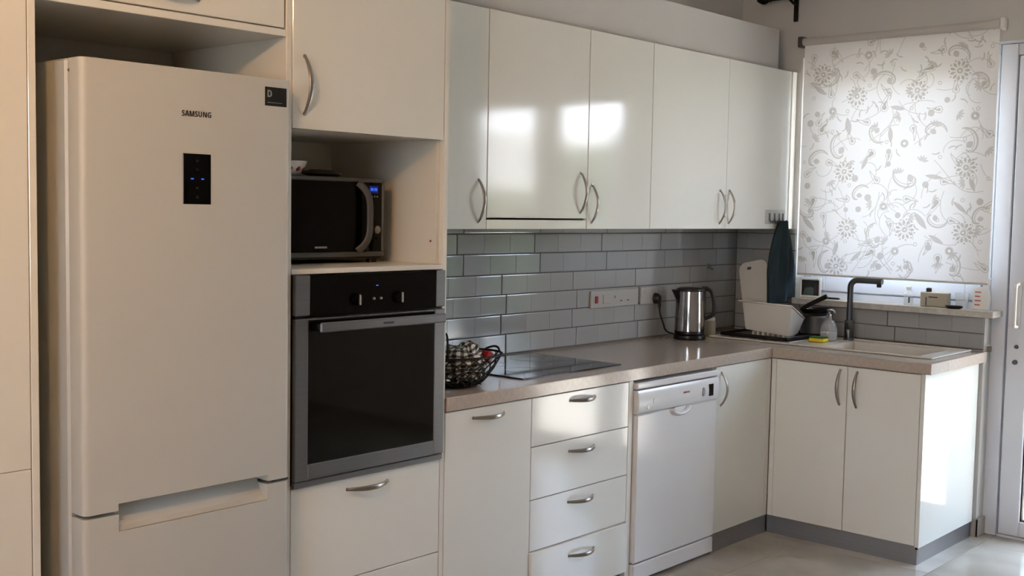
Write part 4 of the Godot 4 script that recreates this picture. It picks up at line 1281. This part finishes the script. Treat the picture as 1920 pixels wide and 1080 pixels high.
	m.tube([Vector3(3.262, 0.962, 0.014), Vector3(3.258, 0.964, 0.036), Vector3(3.300, 0.964, 0.036), Vector3(3.298, 0.962, 0.014)], 0.005, -1, 8)
	part("side_handle", m, M.black_plastic, pt)
	# soap and sponge
	var so := thing("soap_dispenser", "clear pump bottle of soap standing by the tap", "soap bottle", Vector3(3.195, 0.88, 0.062))
	var c := Vector3(3.195, 0.8808, 0.062)
	m = MB.new()
	m.lathe(c, [[0.0, 0.0], [0.038, 0.0], [0.042, 0.006], [0.043, 0.030], [0.041, 0.055], [0.034, 0.080], [0.020, 0.098], [0.014, 0.104], [0.014, 0.112], [0.0, 0.112]], 32)
	part("bottle", m, M.clear_plastic, so)
	m = MB.new()
	m.lathe(c, [[0.0, 0.003], [0.034, 0.003], [0.037, 0.008], [0.038, 0.040], [0.0, 0.042]], 28)
	part("liquid_soap", m, M.ink_pale, so)
	m = MB.new()
	m.lathe(c + Vector3(0, 0.112, 0), [[0.0, 0.0], [0.016, 0.0], [0.016, 0.014], [0.007, 0.017], [0.007, 0.032], [0.0, 0.032]], 20)
	m.tube([c + Vector3(0, 0.147, -0.008), c + Vector3(0, 0.149, 0.006), c + Vector3(-0.006, 0.146, 0.028), c + Vector3(-0.008, 0.136, 0.036)], [0.009, 0.010, 0.006, 0.005], [0.006, 0.007, 0.005, 0.004], 10)
	part("pump", m, M.chrome, so)
	var sp := thing("sponge", "yellow sponge with a green scouring side by the soap bottle", "sponge", Vector3(3.09, 0.88, 0.06))
	part("foam", bx(Vector3(3.065, 0.8810, 0.022), Vector3(3.125, 0.9005, 0.100), 0.005), M.sponge_yellow, sp)
	part("scouring_pad", bx(Vector3(3.066, 0.9005, 0.023), Vector3(3.124, 0.9065, 0.099), 0.002), M.sponge_green, sp)

func kettle(c: Vector3) -> void:
	var t := thing("kettle", "stainless steel electric kettle with black handle on its base", "kettle", c)
	var m := MB.new()
	m.lathe(c + Vector3(0, 0.0005, 0), [[0.0, 0.0], [0.078, 0.0], [0.080, 0.004], [0.079, 0.020], [0.070, 0.026], [0.0, 0.026]], 44)
	part("power_base", m, M.black_plastic, t)
	m = MB.new()
	m.lathe(c, [[0.0, 0.027], [0.070, 0.027], [0.073, 0.030], [0.073, 0.042]], 44)
	part("foot_ring", m, M.black_plastic, t)
	m = MB.new()
	m.lathe(c, [[0.0725, 0.042], [0.0722, 0.10], [0.0700, 0.17], [0.0665, 0.236]], 56)
	part("steel_body", m, M.chrome, t)
	M.chrome.albedo_color = Color(0.66, 0.65, 0.64)
	m = MB.new()
	m.lathe(c, [[0.0665, 0.236], [0.068, 0.240], [0.067, 0.248], [0.055, 0.254], [0.0, 0.257]], 44)
	part("lid", m, M.black_plastic, t)
	m = MB.new()
	# spout towards the tall cabinets, seen in profile from the doorway side
	var dr := Vector3(-0.78, 0, -0.62).normalized()
	var sd := Vector3.UP.cross(dr)
	var P := [[0.058, 0.238, 0.026], [0.092, 0.240, 0.010], [0.058, 0.190, 0.012]]
	for k in [-1.0, 1.0]:
		var a: Vector3 = c + dr * 0.058 + Vector3(0, 0.243, 0) + sd * k * 0.030
		var e: Vector3 = c + dr * 0.096 + Vector3(0, 0.243, 0) + sd * k * 0.008
		var f: Vector3 = c + dr * 0.064 + Vector3(0, 0.180, 0) + sd * k * 0.006
		m.facet(a, e, f, a.lerp(f, 0.5), c)
	var e0 := c + dr * 0.096 + Vector3(0, 0.243, 0)
	var f0 := c + dr * 0.064 + Vector3(0, 0.180, 0)
	m.facet(e0 + sd * 0.008, e0 - sd * 0.008, f0 - sd * 0.006, f0 + sd * 0.006, c)
	var a0 := c + dr * 0.058 + Vector3(0, 0.243, 0)
	m.facet(a0 + sd * 0.03, a0 - sd * 0.03, e0 - sd * 0.008, e0 + sd * 0.008, c)
	part("spout", m, M.black_plastic, t)
	m = MB.new()
	var hd := -dr
	var pts := []
	for q in [[0.060, 0.246], [0.085, 0.248], [0.106, 0.238], [0.118, 0.205], [0.124, 0.160], [0.122, 0.125], [0.108, 0.112], [0.072, 0.098]]: pts.append(c + hd * q[0] + Vector3(0, q[1], 0))
	m.tube(pts, [0.013, 0.012, 0.011, 0.010, 0.010, 0.010, 0.009, 0.009], [0.009, 0.009, 0.008, 0.008, 0.008, 0.008, 0.008, 0.008], 12, sd)
	m.span(c + hd * 0.071 + Vector3(-0.006, 0.05, -0.006), c + hd * 0.071 + Vector3(0.006, 0.24, 0.006), 0.003)
	part("handle", m, M.black_plastic, t)
	m = MB.new()
	var zt := ZB + 0.018
	m.lathe(Vector3(2.632, 1.072, zt), [[0.0, 0.030], [0.014, 0.028], [0.020, 0.016], [0.022, 0.0]], 20, Vector2(1, 1.25), plug_basis())
	m.tube([Vector3(2.632, 1.066, zt + 0.02), Vector3(2.634, 1.040, zt + 0.026), Vector3(2.637, 1.022, zt + 0.024)], [0.011, 0.008, 0.005], -1, 10, Vector3.RIGHT)
	part("plug", m, M.black_plastic, t)
	m = MB.new()
	var cv := Curve3D.new()
	cv.add_point(Vector3(2.636, 1.030, zt + 0.024), Vector3.ZERO, Vector3(0.005, -0.05, 0.0))
	cv.add_point(Vector3(2.668, 0.925, zt + 0.035), Vector3(-0.015, 0.04, 0), Vector3(0.015, -0.03, 0.01))
	cv.add_point(c + Vector3(0.02, 0.008, -0.078), Vector3(-0.03, 0.02, -0.03), Vector3.ZERO)
	m.tube(Array(cv.tessellate(4, 3)), 0.0042, -1, 8)
	part("cord", m, M.black_plastic, t)

func wire_basket(c: Vector3) -> void:
	var t := thing("wire_basket", "dark wire bowl basket with looped handles on the worktop", "basket", c)
	var m := MB.new()
	var rim := []
	var foot := []
	for i in 40:
		var a := TAU * i / 40.0
		rim.append(c + Vector3(cos(a) * 0.172, 0.112, sin(a) * 0.135)); foot.append(c + Vector3(cos(a) * 0.070, 0.004, sin(a) * 0.060))
	m.tube(rim, 0.0042, -1, 8, Vector3.UP, true)
	part("rim", m, M.black_iron, t)
	m = MB.new()
	m.tube(foot, 0.004, -1, 8, Vector3.UP, true)
	part("foot_ring", m, M.black_iron, t)
	for k in 40:
		m = MB.new()
		var pts := []
		var tw := 0.95 if k % 2 == 0 else -0.95
		for i in 8:
			var s := i / 7.0
			var a := TAU * k / 40.0 + tw * s
			var rr := lerpf(0.0, 1.0, pow(s, 0.62))
			pts.append(c + Vector3(cos(a) * lerpf(0.070, 0.172, rr), 0.004 + 0.108 * s, sin(a) * lerpf(0.060, 0.135, rr)))
		m.tube(pts, 0.0024, -1, 6)
		part("wire", m, M.black_iron, t)
	m = MB.new()
	for i in 7: m.tube([c + Vector3(-0.066 + i * 0.022, 0.005, -0.05), c + Vector3(-0.066 + i * 0.022, 0.005, 0.05)], 0.002, -1, 6)
	part("bottom_grid", m, M.black_iron, t)
	for e in [-1.0, 1.0]:
		m = MB.new()
		var pts := []
		for i in 15:
			var s := i / 14.0
			var q := lerpf(-1.0, 1.0, s)
			pts.append(c + Vector3(e * (0.078 - 0.010 * (1 - q * q)), 0.100 + 0.088 * pow(maxf(0.0, 1 - absf(pow(q, 4))), 0.6), 0.028 * q) if e < 0 else c + Vector3(0.174 + 0.016 * (1 - q * q), 0.113 + 0.012 * (1 - q * q), 0.035 * q))
		m.tube(pts, 0.004, -1, 8, Vector3.RIGHT)
		part("handle", m, M.black_iron, t)
	# what lies in it
	var k := thing("checked_cloth", "black and white checked cloth crumpled in the wire basket", "cloth", c + Vector3(0, 0.01, 0))
	var im := Image.create(128, 128, false, Image.FORMAT_RGB8)
	for y in 128:
		for x in 128:
			var a := 1 if (x / 16) % 2 == 0 else 0
			var b := 1 if (y / 16) % 2 == 0 else 0
			var v: float = [0.85, 0.40, 0.05][a + b]
			im.set_pixel(x, y, Color(v, v * 0.99, v * 0.95))
	var cm := mat("check_cloth", Color.WHITE, 0.95)
	cm.albedo_texture = ImageTexture.create_from_image(im)
	cm.uv1_scale = Vector3(4, 3, 1)
	var f := FastNoiseLite.new()
	f.seed = 8; f.frequency = 9.0; f.fractal_octaves = 2
	var g := []
	for i in 21:
		var row := []
		for j in 49:
			var a := TAU * j / 48.0
			var ph := lerpf(-PI / 2, PI / 2, i / 20.0)
			var d := Vector3(cos(ph) * cos(a), sin(ph), cos(ph) * sin(a))
			var r := 1.0 + 0.35 * f.get_noise_3dv(d * 0.22 + Vector3(3, 0, 1))
			var rad := Vector3(0.100, 0.062, 0.078) * r
			row.append(c + Vector3(0.004, 0.076, 0.0) + d * rad + Vector3(0, maxf(0.0, d.x * 0.5 + 0.2) * 0.035 * maxf(d.y, 0), 0))
		g.append(row)
	m = MB.new()
	m.sheet(g)
	part("cloth_folds", m, cm, k)
	var rp := thing("red_packet", "small red and white packet tucked in the wire basket", "packet", c + Vector3(0.118, 0.07, 0.02))
	m = MB.new()
	m.box(Vector3.ZERO, Vector3(0.030, 0.040, 0.055), 0.006)
	var o := part("wrapper", m, M.red, rp)
	o.position = Vector3.ZERO
	o.mesh = m.mesh(Vector3.ZERO)
	o.transform = Transform3D(Basis(Vector3(0, 0, 1), -0.5), Vector3(0.0, 0.025, 0.0))
	m = MB.new()
	m.box(Vector3(0.0155, 0.004, 0.0), Vector3(0.002, 0.014, 0.040), 0.0005)
	var o2 := part("printed_band", m, M.paper, rp)
	o2.mesh = m.mesh(Vector3.ZERO)
	o2.transform = o.transform

func dish_rack() -> void:
	var t := thing("dish_rack", "white plastic dish rack standing in the black tray", "dish rack", Vector3(3.15, 0.89, -0.2))
	# flared tub: bottom and top outlines in plan, walls with thickness
	var lo := [Vector3(3.025, 0.918, -0.300), Vector3(3.165, 0.918, -0.300), Vector3(3.150, 0.905, -0.080), Vector3(3.025, 0.902, -0.062)]
	var hi := [Vector3(3.015, 1.057, -0.308), Vector3(3.185, 1.052, -0.312), Vector3(3.172, 0.982, -0.058), Vector3(3.015, 1.051, -0.046)]
	var mid := Vector3(3.09, 0.98, -0.18)
	var m := MB.new()
	for i in 4:
		var k := (i + 1) % 4
		m.facet(lo[i], lo[k], hi[k], hi[i], mid)
		var li: Vector3 = lo[i].lerp(Vector3(mid.x, 0.910, mid.z), 0.04) + Vector3(0, 0.004, 0)
		var lk: Vector3 = lo[k].lerp(Vector3(mid.x, 0.910, mid.z), 0.04) + Vector3(0, 0.004, 0)
		var ui: Vector3 = hi[i].lerp(Vector3(mid.x, hi[i].y, mid.z), 0.03)
		var uk: Vector3 = hi[k].lerp(Vector3(mid.x, hi[k].y, mid.z), 0.03)
		m.quad(li, lk, uk, ui, (mid - (li + uk) * 0.5).normalized())
		m.facet(hi[i], hi[k], uk, ui, Vector3(mid.x, 0.5, mid.z))
	m.facet(lo[0], lo[1], lo[2], lo[3], mid)
	part("tub", m, M.white_plastic, t)
	m = MB.new()
	m.tube(hi, 0.0045, -1, 8, Vector3.UP, true)
	part("rim", m, M.white_plastic, t)
	for i in 7:
		part("foot_slat", bx(Vector3(3.03, 0.8905, -0.270 + i * 0.028), Vector3(3.15, 0.9115, -0.258 + i * 0.028), 0.003), M.white_plastic, t)
	m = MB.new()
	m.tube([Vector3(3.02, 1.056, -0.306), Vector3(3.01, 1.058, -0.335), Vector3(3.03, 1.058, -0.350), Vector3(3.06, 1.055, -0.309)], 0.005, -1, 8)
	part("end_loop", m, M.white_plastic, t)

func sill_things() -> void:
	var Y := 1.0665
	var t := thing("photo_frame", "small white framed picture standing on the window sill", "picture", Vector3(3.43, Y, -0.165))
	var m := MB.new()
	var X := 3.418
	for e in [[-0.222, -0.211], [-0.113, -0.102]]: m.span(Vector3(X, Y, e[0]), Vector3(X + 0.012, Y + 0.104, e[1]), 0.002)
	for e in [[0.0, 0.012], [0.092, 0.104]]: m.span(Vector3(X, Y + e[0], -0.211), Vector3(X + 0.012, Y + e[1], -0.113), 0.002)
	part("frame", m, M.white_plastic, t)
	part("picture_sheet", bx(Vector3(X + 0.005, Y + 0.012, -0.211), Vector3(X + 0.011, Y + 0.092, -0.113)), M.photo_dark, t)
	m = MB.new()
	m.prism(PackedVector2Array([Vector2(-0.205, 0.014), Vector2(-0.145, 0.014), Vector2(-0.142, 0.050), Vector2(-0.160, 0.056), Vector2(-0.190, 0.050)]), Vector3.BACK, Vector3.UP, Vector3(X + 0.0046, Y, 0), 0.0, 0.0006)
	part("pale_print", m, M.photo_green, t)
	m = MB.new()
	m.prism(PackedVector2Array([Vector2(-0.142, 0.020), Vector2(-0.118, 0.022), Vector2(-0.118, 0.070), Vector2(-0.132, 0.084), Vector2(-0.144, 0.060)]), Vector3.BACK, Vector3.UP, Vector3(X + 0.0046, Y, 0), 0.0, 0.0006)
	part("violet_print", m, M.photo_violet, t)
	var p := thing("pen", "black pen lying on the window sill", "pen", Vector3(3.415, Y, -0.05))
	m = MB.new()
	m.tube([Vector3(3.418, Y + 0.0055, -0.098), Vector3(3.414, Y + 0.0055, 0.0), Vector3(3.4135, Y + 0.0055, 0.010)], [0.0052, 0.0050, 0.0015], -1, 10)
	part("barrel", m, M.black_plastic, p)
	m = MB.new()
	m.tube([Vector3(3.4185, Y + 0.0105, -0.095), Vector3(3.4165, Y + 0.0118, -0.055)], 0.0012, -1, 6)
	part("clip", m, M.gunmetal, p)
	var b := thing("small_bottle", "small clear bottle on the window sill", "bottle", Vector3(3.42, Y, 0.362))
	m = MB.new()
	m.lathe(Vector3(3.42, Y, 0.362), [[0.0, 0.0], [0.020, 0.0], [0.022, 0.004], [0.022, 0.055], [0.010, 0.068], [0.010, 0.076], [0.0, 0.076]], 24)
	part("flask", m, M.clear_plastic, b)
	m = MB.new()
	m.lathe(Vector3(3.42, Y + 0.076, 0.362), [[0.0, 0.0], [0.012, 0.0], [0.012, 0.014], [0.0, 0.015]], 18)
	part("cap", m, M.white_plastic, b)
	part("label_mark", bx(Vector3(3.3965, Y + 0.012, 0.372), Vector3(3.3985, Y + 0.040, 0.378)), M.ink, b)
	var c := thing("soap_carton", "beige soap box with dark print on the window sill", "box", Vector3(3.42, Y, 0.5))
	part("carton", bx(Vector3(3.395, Y, 0.430), Vector3(3.445, Y + 0.070, 0.560), 0.004), M.beige_label, c)
	part("printed_band", bx(Vector3(3.3942, Y + 0.044, 0.472), Vector3(3.3956, Y + 0.049, 0.515)), M.ink, c)
	part("printed_band", bx(Vector3(3.3942, Y + 0.004, 0.457), Vector3(3.3956, Y + 0.046, 0.462)), M.photo_violet, c)
	var cp := thing("black_stopper", "black round stopper on top of the beige soap box", "stopper", Vector3(3.42, Y + 0.07, 0.462))
	m = MB.new()
	m.lathe(Vector3(3.415, Y + 0.0702, 0.464), [[0.0, 0.0], [0.013, 0.0], [0.013, 0.017], [0.010, 0.020], [0.0, 0.020]], 20)
	part("stopper_body", m, M.black_plastic, cp)
	var d := thing("soap_dish", "black oval soap dish on the edge of the window sill", "soap dish", Vector3(3.385, Y, 0.60))
	m = MB.new()
	m.lathe(Vector3(3.385, Y, 0.598), [[0.0, 0.0], [0.030, 0.0], [0.040, 0.008], [0.042, 0.014], [0.038, 0.014], [0.030, 0.006], [0.0, 0.005]], 32, Vector2(0.6, 1.0))
	part("dish", m, M.black_plastic, d)
	var cu := thing("plastic_cup", "clear pale plastic cup behind the black soap dish", "cup", Vector3(3.435, Y, 0.60))
	m = MB.new()
	m.lathe(Vector3(3.445, Y, 0.612), [[0.0, 0.0], [0.026, 0.0], [0.033, 0.072], [0.0315, 0.072], [0.0245, 0.003], [0.0, 0.003]], 32)
	part("cup_wall", m, M.clear_plastic, cu)
	var k := thing("paper_packet", "tall white paper packet with orange print on the window sill", "packet", Vector3(3.43, Y, 0.705))
	m = MB.new()
	var poly := PackedVector2Array([Vector2(0.668, 0.0), Vector2(0.742, 0.0), Vector2(0.746, 0.06), Vector2(0.738, 0.10), Vector2(0.746, 0.145), Vector2(0.736, 0.150), Vector2(0.722, 0.112), Vector2(0.672, 0.100)])
	m.prism(poly, Vector3.BACK, Vector3.UP, Vector3(3.435, Y, 0), -0.013, 0.013)
	part("packet_body", m, M.paper, k)
	for i in 4: part("orange_print", bx(Vector3(3.4212, Y + 0.020 + i * 0.020, 0.680), Vector3(3.4224, Y + 0.025 + i * 0.020, 0.704 + 0.004 * (i % 2))), M.orange_ink, k)

func ceiling_lamp() -> void:
	var c := Vector3(-1.85, 2.46, 1.45)
	var t := thing("pendant_lamp", "glowing warm glass globe lamp hanging from the ceiling", "lamp", Vector3(c.x, CEIL, c.z))
	var m := MB.new()
	m.lathe(Vector3(c.x, CEIL - 0.03, c.z), [[0.0, 0.0], [0.05, 0.0], [0.055, 0.03], [0.0, 0.03]], 28)
	part("ceiling_rose", m, M.nickel, t)
	m = MB.new()
	m.tube([Vector3(c.x, CEIL - 0.03, c.z), Vector3(c.x, c.y + 0.1, c.z)], 0.006, -1, 10, Vector3.RIGHT)
	part("stem", m, M.nickel, t)
	m = MB.new()
	var prof := []
	for i in 17: prof.append([0.09 * sin(PI * i / 16.0), -0.09 * cos(PI * i / 16.0)])
	m.lathe(c, prof, 32)
	part("glowing_globe", m, M.bulb_glow, t)
	var l := OmniLight3D.new()
	l.name = "lamp_light"
	l.light_color = Color(1.0, 0.77, 0.52); l.light_energy = 1.6; l.light_size = 0.08; l.omni_range = 14.0; l.omni_attenuation = 2.0; l.shadow_enabled = true
	t.add_child(l)
	l.position = c - t.position
